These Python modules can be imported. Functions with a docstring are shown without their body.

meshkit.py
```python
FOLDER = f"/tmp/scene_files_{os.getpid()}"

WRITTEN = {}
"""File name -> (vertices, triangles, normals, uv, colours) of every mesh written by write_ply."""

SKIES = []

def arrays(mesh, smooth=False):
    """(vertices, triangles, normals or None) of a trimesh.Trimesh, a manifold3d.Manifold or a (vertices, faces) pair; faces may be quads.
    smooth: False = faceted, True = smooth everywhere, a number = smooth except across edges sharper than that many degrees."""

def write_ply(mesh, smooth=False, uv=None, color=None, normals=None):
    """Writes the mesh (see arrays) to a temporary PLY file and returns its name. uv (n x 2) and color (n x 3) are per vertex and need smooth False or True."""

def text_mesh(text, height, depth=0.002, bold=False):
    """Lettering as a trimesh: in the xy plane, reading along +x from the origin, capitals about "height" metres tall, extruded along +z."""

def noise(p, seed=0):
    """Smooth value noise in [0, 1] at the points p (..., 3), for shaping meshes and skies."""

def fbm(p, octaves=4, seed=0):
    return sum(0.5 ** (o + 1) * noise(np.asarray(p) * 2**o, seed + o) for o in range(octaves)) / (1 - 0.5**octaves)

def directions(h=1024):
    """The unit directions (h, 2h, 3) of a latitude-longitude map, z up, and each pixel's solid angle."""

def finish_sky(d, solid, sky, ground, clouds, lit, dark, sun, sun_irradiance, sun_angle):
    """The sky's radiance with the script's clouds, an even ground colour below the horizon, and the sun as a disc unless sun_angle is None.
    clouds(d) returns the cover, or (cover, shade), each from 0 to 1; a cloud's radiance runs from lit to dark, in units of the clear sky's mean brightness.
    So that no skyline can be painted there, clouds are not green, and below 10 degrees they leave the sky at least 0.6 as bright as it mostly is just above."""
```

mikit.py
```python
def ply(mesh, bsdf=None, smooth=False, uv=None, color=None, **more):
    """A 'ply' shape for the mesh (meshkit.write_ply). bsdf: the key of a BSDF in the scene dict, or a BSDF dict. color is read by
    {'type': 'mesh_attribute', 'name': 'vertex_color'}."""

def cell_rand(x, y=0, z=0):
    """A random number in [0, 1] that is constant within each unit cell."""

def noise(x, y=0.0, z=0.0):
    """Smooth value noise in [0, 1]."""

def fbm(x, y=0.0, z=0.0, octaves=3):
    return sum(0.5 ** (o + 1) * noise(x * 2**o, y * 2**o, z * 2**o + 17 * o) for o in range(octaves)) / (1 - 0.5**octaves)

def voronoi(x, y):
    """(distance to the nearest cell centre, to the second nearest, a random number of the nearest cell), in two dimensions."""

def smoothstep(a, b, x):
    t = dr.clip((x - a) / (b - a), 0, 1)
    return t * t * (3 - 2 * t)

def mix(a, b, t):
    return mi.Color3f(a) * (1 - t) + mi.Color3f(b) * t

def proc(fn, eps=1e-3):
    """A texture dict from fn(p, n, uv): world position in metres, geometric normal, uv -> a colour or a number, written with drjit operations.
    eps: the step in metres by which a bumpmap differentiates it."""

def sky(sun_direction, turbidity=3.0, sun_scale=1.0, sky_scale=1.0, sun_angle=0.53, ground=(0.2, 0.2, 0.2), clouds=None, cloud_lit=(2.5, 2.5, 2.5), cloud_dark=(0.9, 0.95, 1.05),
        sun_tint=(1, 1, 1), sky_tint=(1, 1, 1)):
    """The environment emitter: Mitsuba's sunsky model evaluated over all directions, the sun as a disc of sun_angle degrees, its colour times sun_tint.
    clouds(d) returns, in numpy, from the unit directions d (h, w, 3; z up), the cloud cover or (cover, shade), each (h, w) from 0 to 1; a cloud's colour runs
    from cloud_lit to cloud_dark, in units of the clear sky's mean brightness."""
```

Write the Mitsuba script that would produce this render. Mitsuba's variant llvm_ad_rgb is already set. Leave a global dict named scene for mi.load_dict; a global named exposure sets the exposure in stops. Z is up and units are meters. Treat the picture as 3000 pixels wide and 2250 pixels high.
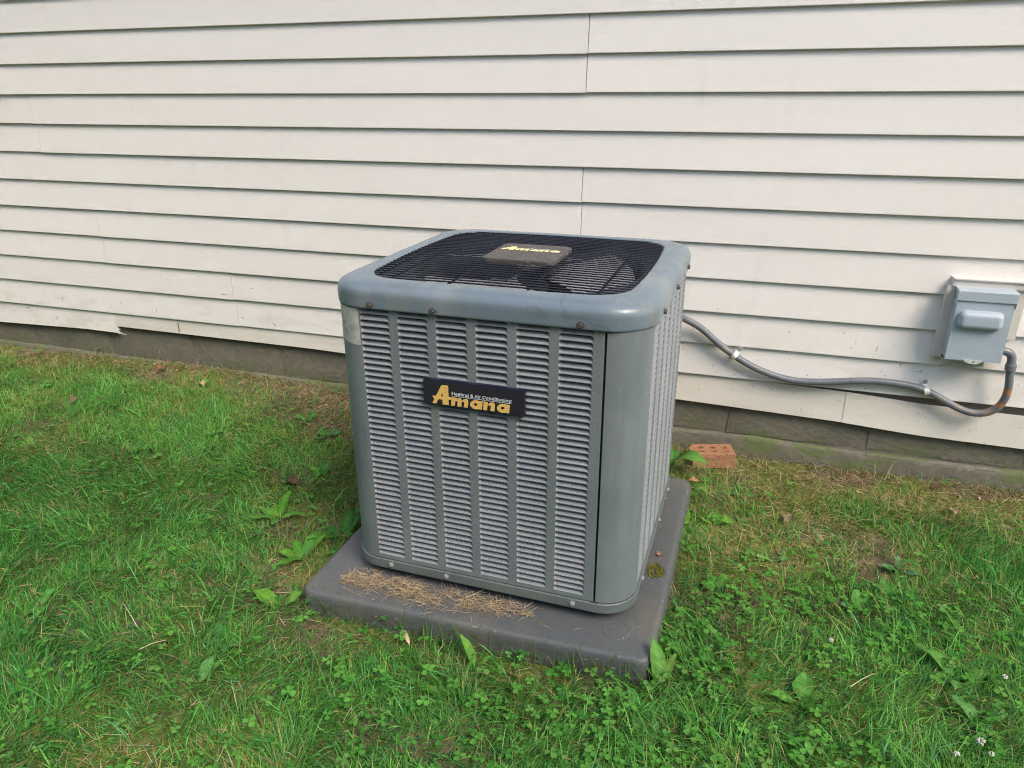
import math
import numpy as np
import trimesh
import mitsuba as mi
import drjit as dr
from shapely.geometry import Polygon, Point, box as sbox, LineString
from shapely import affinity
from shapely.ops import unary_union
import meshkit
import mikit
from mikit import ply, proc, noise, fbm, voronoi, cell_rand, smoothstep, mix

T = mi.ScalarTransform4f
scene, labels = {}, {}

# ------------------------------------------------------------------ camera, sky, exposure
CAM = np.array([0.0, -2.7454, 1.3456])
YAW, PITCH, ROLL, FPX = 0.3147, -0.3812, -0.0038, 2149.73
_f = np.array([-math.sin(YAW) * math.cos(PITCH), math.cos(YAW) * math.cos(PITCH), math.sin(PITCH)])
_r = np.array([math.cos(YAW), math.sin(YAW), 0.0])
_u = np.cross(_r, _f)
_up = -math.sin(ROLL) * _r + math.cos(ROLL) * _u
scene['camera'] = {'type': 'perspective', 'fov': 2 * math.degrees(math.atan(1500 / FPX)), 'fov_axis': 'x',
                   'near_clip': 0.05, 'far_clip': 500.0,
                   'to_world': T().look_at(origin=CAM.tolist(), target=(CAM + _f).tolist(), up=_up.tolist())}

SUN = (0.75, -0.55, 1.0)


def cloud_cover(d):
    n = meshkit.fbm(d * np.array([2.0, 2.0, 3.0]) + 4.3, 4, 5)
    cover = 0.30 + 0.65 * np.clip((n - 0.42) * 4.0, 0, 1)
    return cover, np.clip((n - 0.45) * 1.2, 0, 0.6)


scene['sky'] = mikit.sky(SUN, turbidity=3, sun_scale=0.30, sun_angle=28, clouds=cloud_cover, sun_tint=(0.91, 0.95, 1.02),
                         cloud_lit=(1.75, 1.78, 1.85), cloud_dark=(0.9, 0.93, 1.0), ground=(0.10, 0.12, 0.06))
exposure = 3.6

# ------------------------------------------------------------------ materials


def two(b):
    return {'type': 'twosided', 'bsdf': b}


def pr(color, rough=0.5, metallic=0.0, spec=0.5, bump=None, bump_scale=None, **kw):
    c = {'type': 'rgb', 'value': list(color)} if isinstance(color, (tuple, list)) else color
    rr = rough
    b = {'type': 'principled', 'base_color': c, 'roughness': rr, 'metallic': metallic, 'specular': spec, **kw}
    if bump is not None:
        b = {'type': 'bumpmap', 'arbitrary': bump, 'scale': bump_scale, 'bsdf': b}
    return two(b)


def vinyl_color(p, n, uv):
    base = mix((0.645, 0.620, 0.600), (0.612, 0.588, 0.568), fbm(p.x * 1.3, p.z * 9.0, 3.0))
    streak = smoothstep(0.62, 0.8, fbm(p.x * 14.0, p.z * 3.0, 1.7, 4)) * 0.05
    speck = smoothstep(0.86, 0.92, noise(p.x * 95.0, p.z * 110.0, 5.0)) * smoothstep(0.55, 0.75, noise(p.x * 4.0, p.z * 6.0, 8.0))
    # dirt splashed up from the soil sits on the lowest courses, in specks and patches
    c_ = cell_rand((p.z - 0.065) / 0.127, dr.floor((p.x + 0.615) / 3.66), 4) - 0.5
    base = base * (1 + 0.035 * c_)
    low = smoothstep(0.52, 0.70, fbm(p.x * 9.0, p.z * 22.0, 2.0, 4)) * smoothstep(0.62, 0.20, p.z)
    c = base * (1 - streak)
    c = mix(c, (0.40, 0.37, 0.31), low * 0.30)
    fly = smoothstep(0.955, 0.965, noise(p.x * 70, p.z * 75, 3.0)) * smoothstep(0.75, 0.3, p.z)
    return mix(c, (0.12, 0.09, 0.07), fly * 0.8)


def vinyl_bump(p, n, uv):
    return fbm(p.x * 7.0, p.z * 190.0, p.y * 3.0, 3)


scene['m_vinyl'] = pr(proc(vinyl_color), 0.46, bump=proc(vinyl_bump, 2e-3), bump_scale=0.0005)
scene['m_vinyl_old'] = pr(proc(lambda p, n, uv: mix(mix((0.600, 0.57, 0.53), (0.51, 0.48, 0.43), fbm(p.x * 5, p.z * 20, 1.0, 4)),
                                                    (0.30, 0.25, 0.19),
                                                    smoothstep(0.70, 0.9, fbm(p.x * 55, p.z * 70, 9.0, 4)) * 0.5)),
                          0.5, bump=proc(vinyl_bump, 2e-3), bump_scale=0.0007)
scene['m_trim'] = pr(proc(lambda p, n, uv: mix((0.47, 0.445, 0.415), (0.52, 0.495, 0.46), fbm(p.x * 8, p.y * 8, p.z * 8))), 0.45)


def block_color(p, n, uv):
    g = fbm(p.x * 60, p.y * 60, p.z * 60, 3)
    c = mix((0.100, 0.093, 0.074), (0.185, 0.172, 0.138), g)
    blot = smoothstep(0.45, 0.7, fbm(p.x * 5, 0.3, p.z * 8, 4))
    c = mix(c, (0.105, 0.10, 0.08), blot * 0.5)
    algae = smoothstep(0.44, 0.66, fbm(p.x * 9 + 9, p.y * 9, p.z * 16, 4)) * smoothstep(0.16, 0.05, p.z)
    c = mix(c, (0.10, 0.135, 0.045), algae * 0.75)
    pit = smoothstep(0.80, 0.9, noise(p.x * 170, p.y * 170, p.z * 170))
    return mix(c, (0.06, 0.055, 0.045), pit * 0.35)


scene['m_block'] = pr(proc(block_color), 0.92, spec=0.2, bump=proc(lambda p, n, uv: fbm(p.x * 90, p.y * 90, p.z * 90, 3), 2e-3), bump_scale=0.003)
scene['m_mortar'] = pr(proc(lambda p, n, uv: mix((0.115, 0.106, 0.085), (0.185, 0.17, 0.138), fbm(p.x * 40, p.y * 40, p.z * 40))), 0.95, spec=0.2,
                       bump=proc(lambda p, n, uv: fbm(p.x * 120, p.y * 120, p.z * 120, 2), 2e-3), bump_scale=0.002)
scene['m_core'] = pr((0.25, 0.22, 0.18), 0.9)
scene['m_roof'] = pr((0.07, 0.07, 0.075), 0.9)


def soil_color(p, n, uv):
    g = fbm(p.x * 45, p.y * 45, 0.5, 4)
    c = mix((0.06, 0.045, 0.03), (0.155, 0.12, 0.08), g)
    moss = smoothstep(0.40, 0.58, fbm(p.x * 4.5 + 3, p.y * 6, 0.2, 4))
    c = mix(c, mix((0.07, 0.10, 0.02), (0.13, 0.15, 0.03), noise(p.x * 70, p.y * 70)), moss * 0.8)
    th = smoothstep(0.55, 0.75, fbm(p.x * 24, p.y * 24, 7.5, 3))
    return mix(c, (0.27, 0.21, 0.11), th * 0.5)


scene['m_soil'] = pr(proc(soil_color), 0.97, spec=0.1, bump=proc(lambda p, n, uv: fbm(p.x * 55, p.y * 55, 0.0, 4), 3e-3), bump_scale=0.008)

# the cabinet of the unit: grey green enamel, dusty, with spatter
def paint(base, dust=(0.24, 0.265, 0.26), amt=0.28):
    def fn(p, n, uv):
        d = fbm(p.x * 7, p.y * 7, p.z * 5, 4)
        c = mix(base, dust, smoothstep(0.4, 0.72, d) * amt)
        drip = smoothstep(0.55, 0.8, fbm(p.x * 38 + p.y * 38, 2.0, p.z * 2.2, 3))
        c = c * (1 - drip * 0.07)
        spot = smoothstep(0.90, 0.95, noise(p.x * 150, p.y * 150, p.z * 150))
        return mix(c, (0.42, 0.44, 0.42), spot * 0.18)
    return fn


scene['m_cabinet'] = pr(proc(paint((0.118, 0.141, 0.150), (0.188, 0.208, 0.216))), 0.40, spec=0.5,
                        bump=proc(lambda p, n, uv: fbm(p.x * 9, p.y * 9, p.z * 9, 2), 4e-3), bump_scale=0.0010)
scene['m_louver'] = pr(proc(paint((0.172, 0.185, 0.205), (0.235, 0.24, 0.26), 0.5)), 0.5)


def cap_color(p, n, uv):
    c = mix((0.092, 0.128, 0.162), (0.118, 0.150, 0.178), fbm(p.x * 6, p.y * 6, p.z * 6, 3))
    chalk = smoothstep(0.50, 0.72, fbm(p.x * 9 + 4, p.y * 9, p.z * 3, 4))
    c = mix(c, (0.19, 0.21, 0.215), chalk * 0.45)
    rim = smoothstep(0.60, 0.75, fbm(p.x * 22, p.y * 22, 3.0, 3))
    vein = smoothstep(0.035, 0.0, dr.abs(fbm(p.x * 9 + 3, p.y * 5, p.z * 12, 3) - 0.5)) * smoothstep(0.45, 0.6, fbm(p.x * 5, p.y * 5, 8.0, 2))
    c = mix(c, (0.075, 0.09, 0.105), vein * 0.5)
    c = mix(c, (0.17, 0.175, 0.15), rim * 0.3)
    spot = smoothstep(0.91, 0.95, noise(p.x * 140, p.y * 140, p.z * 140))
    return mix(c, (0.4, 0.42, 0.42), spot * 0.15)


scene['m_cap'] = pr(proc(cap_color), 0.33, spec=0.55, bump=proc(lambda p, n, uv: fbm(p.x * 30, p.y * 30, p.z * 30, 2), 3e-3), bump_scale=0.0003)
scene['m_base'] = pr(proc(paint((0.085, 0.105, 0.105), (0.2, 0.2, 0.18), 0.25)), 0.45)
scene['m_wire'] = pr((0.010, 0.011, 0.018), 0.28, spec=0.5)
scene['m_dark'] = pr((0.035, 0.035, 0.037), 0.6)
scene['m_coil'] = pr((0.16, 0.155, 0.15), 0.6)
scene['m_deck'] = pr((0.07, 0.08, 0.085), 0.55)
scene['m_alu'] = pr(proc(lambda p, n, uv: mix((0.46, 0.46, 0.48), (0.34, 0.33, 0.33), fbm(p.x * 20, p.y * 20, p.z * 20))), 0.30, metallic=0.4)
scene['m_badge'] = pr((0.010, 0.011, 0.022), 0.16, spec=0.6)
scene['m_badge_top'] = pr(proc(lambda p, n, uv: mix(mix((0.035, 0.033, 0.032), (0.062, 0.055, 0.05), fbm(p.x * 30, p.y * 30, p.z * 30, 3)), (0.5, 0.5, 0.42),
                                                    smoothstep(0.85, 0.93, noise(p.x * 150, p.y * 150, p.z * 150)) * 0.7)), 0.45)
scene['m_gold'] = pr((0.62, 0.40, 0.12), 0.42, metallic=0.15)
scene['m_gold_top'] = pr((0.66, 0.55, 0.24), 0.5)
scene['m_silver'] = pr((0.50, 0.56, 0.57), 0.45)
scene['m_screw'] = pr((0.085, 0.07, 0.068), 0.45, metallic=0.4)
scene['m_screw_bright'] = pr((0.27, 0.28, 0.27), 0.5, metallic=0.3)


def tape_color(p, n, uv):
    g = fbm(p.x * 60, p.y * 60, p.z * 45, 4)
    c = mix((0.28, 0.29, 0.28), (0.46, 0.45, 0.40), g)
    worn = smoothstep(0.55, 0.68, fbm(p.x * 30 + 5, p.y * 30, p.z * 30, 3))
    return mix(c, (0.23, 0.25, 0.245), worn * 0.8)


scene['m_tape'] = pr(proc(tape_color), 0.5, metallic=0.15)


def pad_color(p, n, uv):
    c = mix((0.060, 0.065, 0.071), (0.084, 0.090, 0.096), fbm(p.x * 4, p.y * 4, p.z * 4, 4))
    stain = smoothstep(0.45, 0.66, fbm(p.x * 7 + 2, p.y * 5, 0.4, 4))
    c = mix(c, (0.112, 0.105, 0.085), stain * 0.5)
    sp = smoothstep(0.87, 0.93, noise(p.x * 120, p.y * 120, p.z * 120))
    c = mix(c, (0.33, 0.32, 0.30), sp * 0.45)
    mud = smoothstep(0.48, 0.66, fbm(p.x * 60, p.y * 60, p.z * 70, 4)) * smoothstep(0.052, 0.03, p.z)
    return mix(c, (0.06, 0.05, 0.035), mud * 0.8)


scene['m_pad'] = pr(proc(pad_color), 0.52, spec=0.4, bump=proc(lambda p, n, uv: fbm(p.x * 130, p.y * 130, p.z * 130, 2), 2e-3), bump_scale=0.0007)
scene['m_box'] = pr(proc(lambda p, n, uv: mix(mix((0.28, 0.335, 0.395), (0.335, 0.385, 0.44), fbm(p.x * 12, p.y * 12, p.z * 12, 4)), (0.28, 0.31, 0.34),
                                              smoothstep(0.8, 0.92, noise(p.x * 160, p.y * 160, p.z * 160)) * 0.5)), 0.42)
scene['m_zinc'] = pr(proc(lambda p, n, uv: mix((0.50, 0.54, 0.52), (0.68, 0.70, 0.66), fbm(p.x * 90, p.y * 90, p.z * 90))), 0.45, metallic=0.35)


def conduit_color(p, n, uv):
    c = mix((0.098, 0.108, 0.128), (0.142, 0.152, 0.175), fbm(p.x * 30, p.y * 30, p.z * 30, 3))
    rust = smoothstep(0.50, 0.62, fbm(p.x * 38, p.y * 38, p.z * 38, 3)) * smoothstep(0.80, 0.86, p.x) * smoothstep(0.46, 0.42, p.z)
    c = mix(c, (0.33, 0.15, 0.055), rust * 0.85)
    dirt = smoothstep(0.62, 0.75, fbm(p.x * 25 + 7, p.y * 25, p.z * 25, 3))
    return mix(c, (0.20, 0.17, 0.12), dirt * 0.5)


scene['m_conduit'] = pr(proc(conduit_color), 0.38)


def brick_color(p, n, uv):
    c = mix((0.235, 0.115, 0.065), (0.35, 0.18, 0.108), fbm(p.x * 55, p.y * 55, p.z * 55, 3))
    moss = smoothstep(0.40, 0.60, fbm(p.x * 30, p.y * 30, p.z * 50, 3)) * smoothstep(0.3, -0.2, n.z)
    c = mix(c, (0.17, 0.15, 0.065), moss * 0.85)
    return mix(c, (0.16, 0.07, 0.04), smoothstep(0.72, 0.85, noise(p.x * 150, p.y * 150, p.z * 150)) * 0.6)


scene['m_brick'] = pr(proc(brick_color), 0.95, spec=0.15, bump=proc(lambda p, n, uv: fbm(p.x * 150, p.y * 150, p.z * 150, 3), 2e-3), bump_scale=0.0025)
VC = {'type': 'mesh_attribute', 'name': 'vertex_color'}


def leafy(name, rough=0.5, dt=0.7, st=0.35):
    scene[name] = {'type': 'principledthin', 'base_color': VC, 'roughness': rough, 'diff_trans': dt, 'specular': 0.4, 'sheen': 0.1} if False else \
        {'type': 'principledthin', 'base_color': VC, 'roughness': rough, 'diff_trans': dt, 'eta': 1.4}


leafy('m_grass', 0.45, 0.75)
leafy('m_dry', 0.7, 0.4)
leafy('m_clover', 0.5, 0.6)
leafy('m_weed', 0.42, 0.55)
scene['m_deadleaf'] = {'type': 'principledthin', 'base_color': VC, 'roughness': 0.7, 'diff_trans': 0.4, 'eta': 1.4}
scene['m_flower'] = pr((0.40, 0.40, 0.35), 0.8)
scene['m_moss'] = two({'type': 'diffuse', 'reflectance': VC})

# ------------------------------------------------------------------ mesh helpers


def key_for(name):
    if name not in scene:
        return name
    k = 1
    while f'{name}_{k:03d}' in scene:
        k += 1
    return f'{name}_{k:03d}'


def add(name, mesh, mat, smooth=False, label=None, category=None, group=None, kind=None, color=None, M=None, uv=None):
    k = key_for(name)
    d = mesh if isinstance(mesh, dict) else ply(mesh, mat, smooth, color=color, uv=uv)
    if M is not None:
        d = {**d, 'to_world': M}
    scene[k] = d
    tag(k, label, category, group, kind)
    return k


def tag(k, label=None, category=None, group=None, kind=None):
    e = {a: b for a, b in (('label', label), ('category', category), ('group', group), ('kind', kind)) if b}
    if e:
        labels[k] = {**labels.get(k, {}), **e}


def thing_key(name):
    """a free key for a thing without a shape of its own"""
    used = {k.split('__')[0] for k in scene} | set(labels)
    if name not in used:
        return name
    k = 1
    while f'{name}_{k:03d}' in used:
        k += 1
    return f'{name}_{k:03d}'


def cat(ms):
    return trimesh.util.concatenate([trimesh.Trimesh(np.asarray(m.vertices), np.asarray(m.faces), process=False) for m in ms])


def bx(x0, x1, y0, y1, z0, z1):
    m = trimesh.creation.box((x1 - x0, y1 - y0, z1 - z0))
    m.apply_translation(((x0 + x1) / 2, (y0 + y1) / 2, (z0 + z1) / 2))
    return m


def loft(rings, close_u=True, cap0=False, cap1=False):
    """rings: list of (n,3) arrays, joined in order"""
    n = len(rings[0])
    v = np.vstack(rings)
    f = []
    for k in range(len(rings) - 1):
        for i in range(n if close_u else n - 1):
            j = (i + 1) % n
            a, b, c, d = k * n + i, k * n + j, (k + 1) * n + j, (k + 1) * n + i
            f += [[a, b, c], [a, c, d]]
    if cap0:
        v = np.vstack([v, rings[0].mean(0)])
        f += [[len(v) - 1, (i + 1) % n, i] for i in range(n)]
    if cap1:
        v = np.vstack([v, rings[-1].mean(0)])
        o = (len(rings) - 1) * n
        f += [[len(v) - 1, o + i, o + (i + 1) % n] for i in range(n)]
    return trimesh.Trimesh(v, np.array(f), process=False)


def tube(path, r, sides=8, caps=True):
    path = np.asarray(path, float)
    r = np.broadcast_to(np.asarray(r, float), (len(path),))
    t = np.gradient(path, axis=0)
    t /= np.linalg.norm(t, axis=1, keepdims=True) + 1e-12
    up = np.array([0, 0, 1.0]) if abs(t[0][2]) < 0.9 else np.array([1.0, 0, 0])
    a = np.cross(t[0], up)
    a /= np.linalg.norm(a)
    ang = np.arange(sides) * 2 * np.pi / sides
    rings = []
    for p, d, rr in zip(path, t, r):
        a = a - d * (a @ d)
        a /= np.linalg.norm(a)
        b = np.cross(d, a)
        rings.append(p + rr * (np.cos(ang)[:, None] * a + np.sin(ang)[:, None] * b))
    return loft(rings, True, caps, caps)


def spline(pts, n):
    from scipy.interpolate import CubicSpline
    pts = np.asarray(pts, float)
    s = np.r_[0, np.cumsum(np.linalg.norm(np.diff(pts, axis=0), axis=1))]
    return CubicSpline(s, pts)(np.linspace(0, s[-1], n))


def rsq(h, r, bow=0.0, seg=10, es=8, cx=0.0, cy=0.0):
    """a rounded square outline, counter-clockwise from the front left end of the front edge; sides bow outwards"""
    c = h - r
    pts = []
    for k in range(4):
        a0 = -np.pi / 2 + k * np.pi / 2
        d = np.array([np.cos(a0), np.sin(a0)])          # outward normal of this edge
        e = np.array([-d[1], d[0]])                      # along the edge
        for t in np.linspace(-1, 1, es, endpoint=False):
            pts.append(d * (h + bow * (1 - t * t)) + e * c * t)
        cc = (d + e) * c
        for t in np.linspace(0, np.pi / 2, seg, endpoint=False):
            pts.append(cc + r * (d * np.cos(t) + e * np.sin(t)))
    p = np.array(pts)
    return p + [cx, cy]


def ring3(p2, z):
    return np.c_[p2, np.full(len(p2), z)]


def extrude(poly, depth):
    gs = getattr(poly, 'geoms', [poly])
    return cat([trimesh.creation.extrude_polygon(g, depth, engine='earcut') for g in gs if g.area > 1e-12])


def rbox(x0, x1, y0, y1, z0, z1, r, seg=4):
    """a box with every edge rounded, from eight spheres"""
    import manifold3d as m3
    s = m3.Manifold.sphere(r, 4 * seg)
    parts = [s.translate([x, y, z]) for x in (x0 + r, x1 - r) for y in (y0 + r, y1 - r) for z in (z0 + r, z1 - r)]
    h = m3.Manifold.batch_hull(parts)
    mm = h.to_mesh()
    return trimesh.Trimesh(mm.vert_properties[:, :3], mm.tri_verts, process=False)


def screw_head(r=0.0055, h=0.004):
    """hex head with a washer, along -y from the origin"""
    a = np.arange(6) * np.pi / 3
    hexa = np.c_[r * np.cos(a), np.zeros(6), r * np.sin(a)]
    b = np.arange(16) * np.pi / 8
    w = np.c_[1.35 * r * np.cos(b), np.zeros(16), 1.35 * r * np.sin(b)]
    head = loft([hexa, hexa - [0, h, 0], hexa * 0.86 - [0, h * 1.15, 0]], True, False, True)
    wash = loft([w, w - [0, 0.001, 0]], True, False, True)
    return cat([wash, head])


# ------------------------------------------------------------------ ground
GX = [-9, -4.2, -3.15, -2.5, -1.9, -1.0, 0, 0.4, 1.0, 3]
GZ = [0.04, 0.045, 0.068, 0.078, 0.060, 0.02, -0.014, -0.008, -0.006, 0.0]


def ground_z(x, y):
    x, y = np.asarray(x, float), np.asarray(y, float)
    w = np.clip((y + 1.0) / 1.0, 0, 1)
    w = w * w * (3 - 2 * w)
    z = np.interp(x, GX, GZ) * w
    n = meshkit.fbm(np.stack([x * 2.1, y * 2.1, x * 0], -1), 3, 3) - 0.5
    fine = meshkit.fbm(np.stack([x * 14, y * 14, x * 0 + 3], -1), 3, 9) - 0.5
    z = z + 0.030 * n * (1 - 0.7 * w) + 0.012 * fine
    # the pad has settled into the soil
    inside = np.clip(1 - np.maximum(np.abs(x + 0.58) - 0.43, np.abs(y + 0.86) - 0.43) / 0.10, 0, 1)
    return z * (1 - 0.8 * inside) - 0.006 * inside


def grid_mesh(xs, ys, fz):
    X, Y = np.meshgrid(xs, ys)
    Z = fz(X.ravel(), Y.ravel())
    v = np.c_[X.ravel(), Y.ravel(), Z]
    n, m = len(xs), len(ys)
    i = np.arange(n * m).reshape(m, n)
    q = np.stack([i[:-1, :-1], i[:-1, 1:], i[1:, 1:], i[1:, :-1]], -1).reshape(-1, 4)
    return v, np.vstack([q[:, [0, 1, 2]], q[:, [0, 2, 3]]])


def edges(a, b, step, far):
    return np.unique(np.r_[-far, -far / 3, -far / 10, np.linspace(-far / 10 + 1, a, 6), np.arange(a, b, step), np.linspace(b, far / 10, 5), far / 3, far].round(5))


gx = np.unique(np.r_[-200, -60, -20, -10, np.arange(-6, 3.2, 0.045), 5, 10, 20, 60, 200].round(5))
gy = np.unique(np.r_[-200, -60, -20, -10, -6, np.arange(-4.5, 0.31, 0.045), 1, 10, 60, 200].round(5))
add('ground', grid_mesh(gx, gy, ground_z), 'm_soil', True, label='bare brown soil with moss showing between the grass beside the house', category='ground', kind='structure')

# unseen trees added behind the viewer and round to the left, blocking low sky light
def light_block_belt(g):
    cards = []
    for k in range(15):
        a = math.radians(150 + 165 * k / 14 + g.uniform(-3, 3))
        R = 11 + g.uniform(-1, 2)
        c = np.array([-0.6 + R * math.cos(a), -0.8 + R * math.sin(a), 0])
        if c[1] > -1.5:
            continue
        h = g.uniform(5.0, 6.5)
        lob = [(c + [g.uniform(-1.3, 1.3), g.uniform(-1.0, 1.0), z], g.uniform(1.1, 1.7)) for z in np.linspace(0.9, h - 1.2, 7)]
        for (p, r) in lob:
            s = trimesh.creation.icosphere(3, r)
            v = np.asarray(s.vertices)
            n = meshkit.fbm(v * 2.2 + p, 3, 5)[:, None]
            s.vertices = p + v * (0.65 + 0.7 * n)
            cards.append(s)
    return cat(cards)


scene['m_light_block_trees'] = pr((0.035, 0.06, 0.02), 0.9, spec=0.2)
add('light_block_trees', light_block_belt(np.random.default_rng(5)), 'm_light_block_trees', False, label='unseen dark belt of trees added to block the low sky light', category='trees', kind='stuff')

# ------------------------------------------------------------------ house: siding, foundation
P = 0.127
ZL0 = 1.59
rng = np.random.default_rng(7)


def plank(x0, x1, zb, h=P, proud=0.0, seed=0, bottom=None, top_tuck=0.014, butt=0.0148):
    """one lap of vinyl siding: a wedge, its lower edge standing out, slightly wavy"""
    xs = np.unique(np.r_[np.arange(x0, x1, 0.06), x1])
    if len(xs) > 2 and xs[-1] - xs[-2] < 0.02:
        xs = np.delete(xs, -2)
    rings = []
    for x in xs:
        wav = (meshkit.noise(np.array([x * 1.7, seed * 3.1, 0.5]), 2) - 0.5) * 0.0018
        sag = (meshkit.noise(np.array([x * 0.8, seed * 1.7, 4.5]), 4) - 0.5) * 0.0030
        z0 = zb + sag if bottom is None else bottom(x)
        z1 = zb + h if bottom is None else bottom(x) + h
        y0 = -proud
        hh = z1 + top_tuck
        belly = wav * 0.8
        rings.append(np.array([[x, y0 + 0.0012 + wav, z0], [x, y0 + wav, z0 + 0.0018], [x, y0 + belly + butt * 0.33, z0 + (hh - z0) * 0.33],
                               [x, y0 + belly + butt * 0.66, z0 + (hh - z0) * 0.66], [x, y0 + butt, hh],
                               [x, y0 + butt + 0.004, hh], [x, y0 + butt + 0.004, z0 + 0.004], [x, y0 + butt, z0]]))
    return loft(rings, True, True, True)


seam_x = {1: -0.613, 2: -0.616, 3: -3.222, 4: -3.215, 5: -0.619, 6: -0.619, 7: -2.969, 8: -2.963, 9: -2.254, 10: -2.246}
XL, XR = -7.5, 3.4
seam_list = {}
for i in range(-9, 11):
    if i in seam_x:
        s = seam_x[i]
        other = s + 4.6
        cuts = [XL, s, other if other < XR - 0.2 else XR]
        if cuts[-1] != XR:
            cuts.append(XR)
        if s - 4.6 > XL + 0.2:
            cuts.insert(1, s - 4.6)
    else:
        j = (i + 40) // 2
        s = 1.9 if j % 2 else -4.9
        cuts = [XL, s, XR]
    zb = ZL0 - P * i
    for k in range(len(cuts) - 1):
        a, b = cuts[k], cuts[k + 1]
        # the panel on the right stands a hair proud; the joint is an open slit
        gap = 0.0026 if -1 < a < 0 else 0.0022
        m = plank(a + (gap if k else 0), b, zb - 0.0016 * (k % 2), proud=0.0012 * (k % 2), seed=i * 5 + k)
        add('house__plank', m, 'm_vinyl', 25)

# the lowest course: the left piece ends torn; the right piece is short and hangs lower and lower to the right
BX = [-3.0, -1.88, 0.0, 0.38, 0.67, 1.0, 3.4]
BZ = [0.2475, 0.2440, 0.1985, 0.188, 0.170, 0.166, 0.160]


def bot_left(x):
    return float(np.interp(x, [-7.5, -3.8, -3.2, -2.9], [0.200, 0.1995, 0.216, 0.213]))


def bot_right(x):
    return float(np.interp(x, BX, BZ))


left = plank(XL, -2.985, 0, h=0.125, seed=90, bottom=bot_left)
k = add('house__plank', left, 'm_vinyl', 25, label='lowest siding board with a torn right end')
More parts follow.
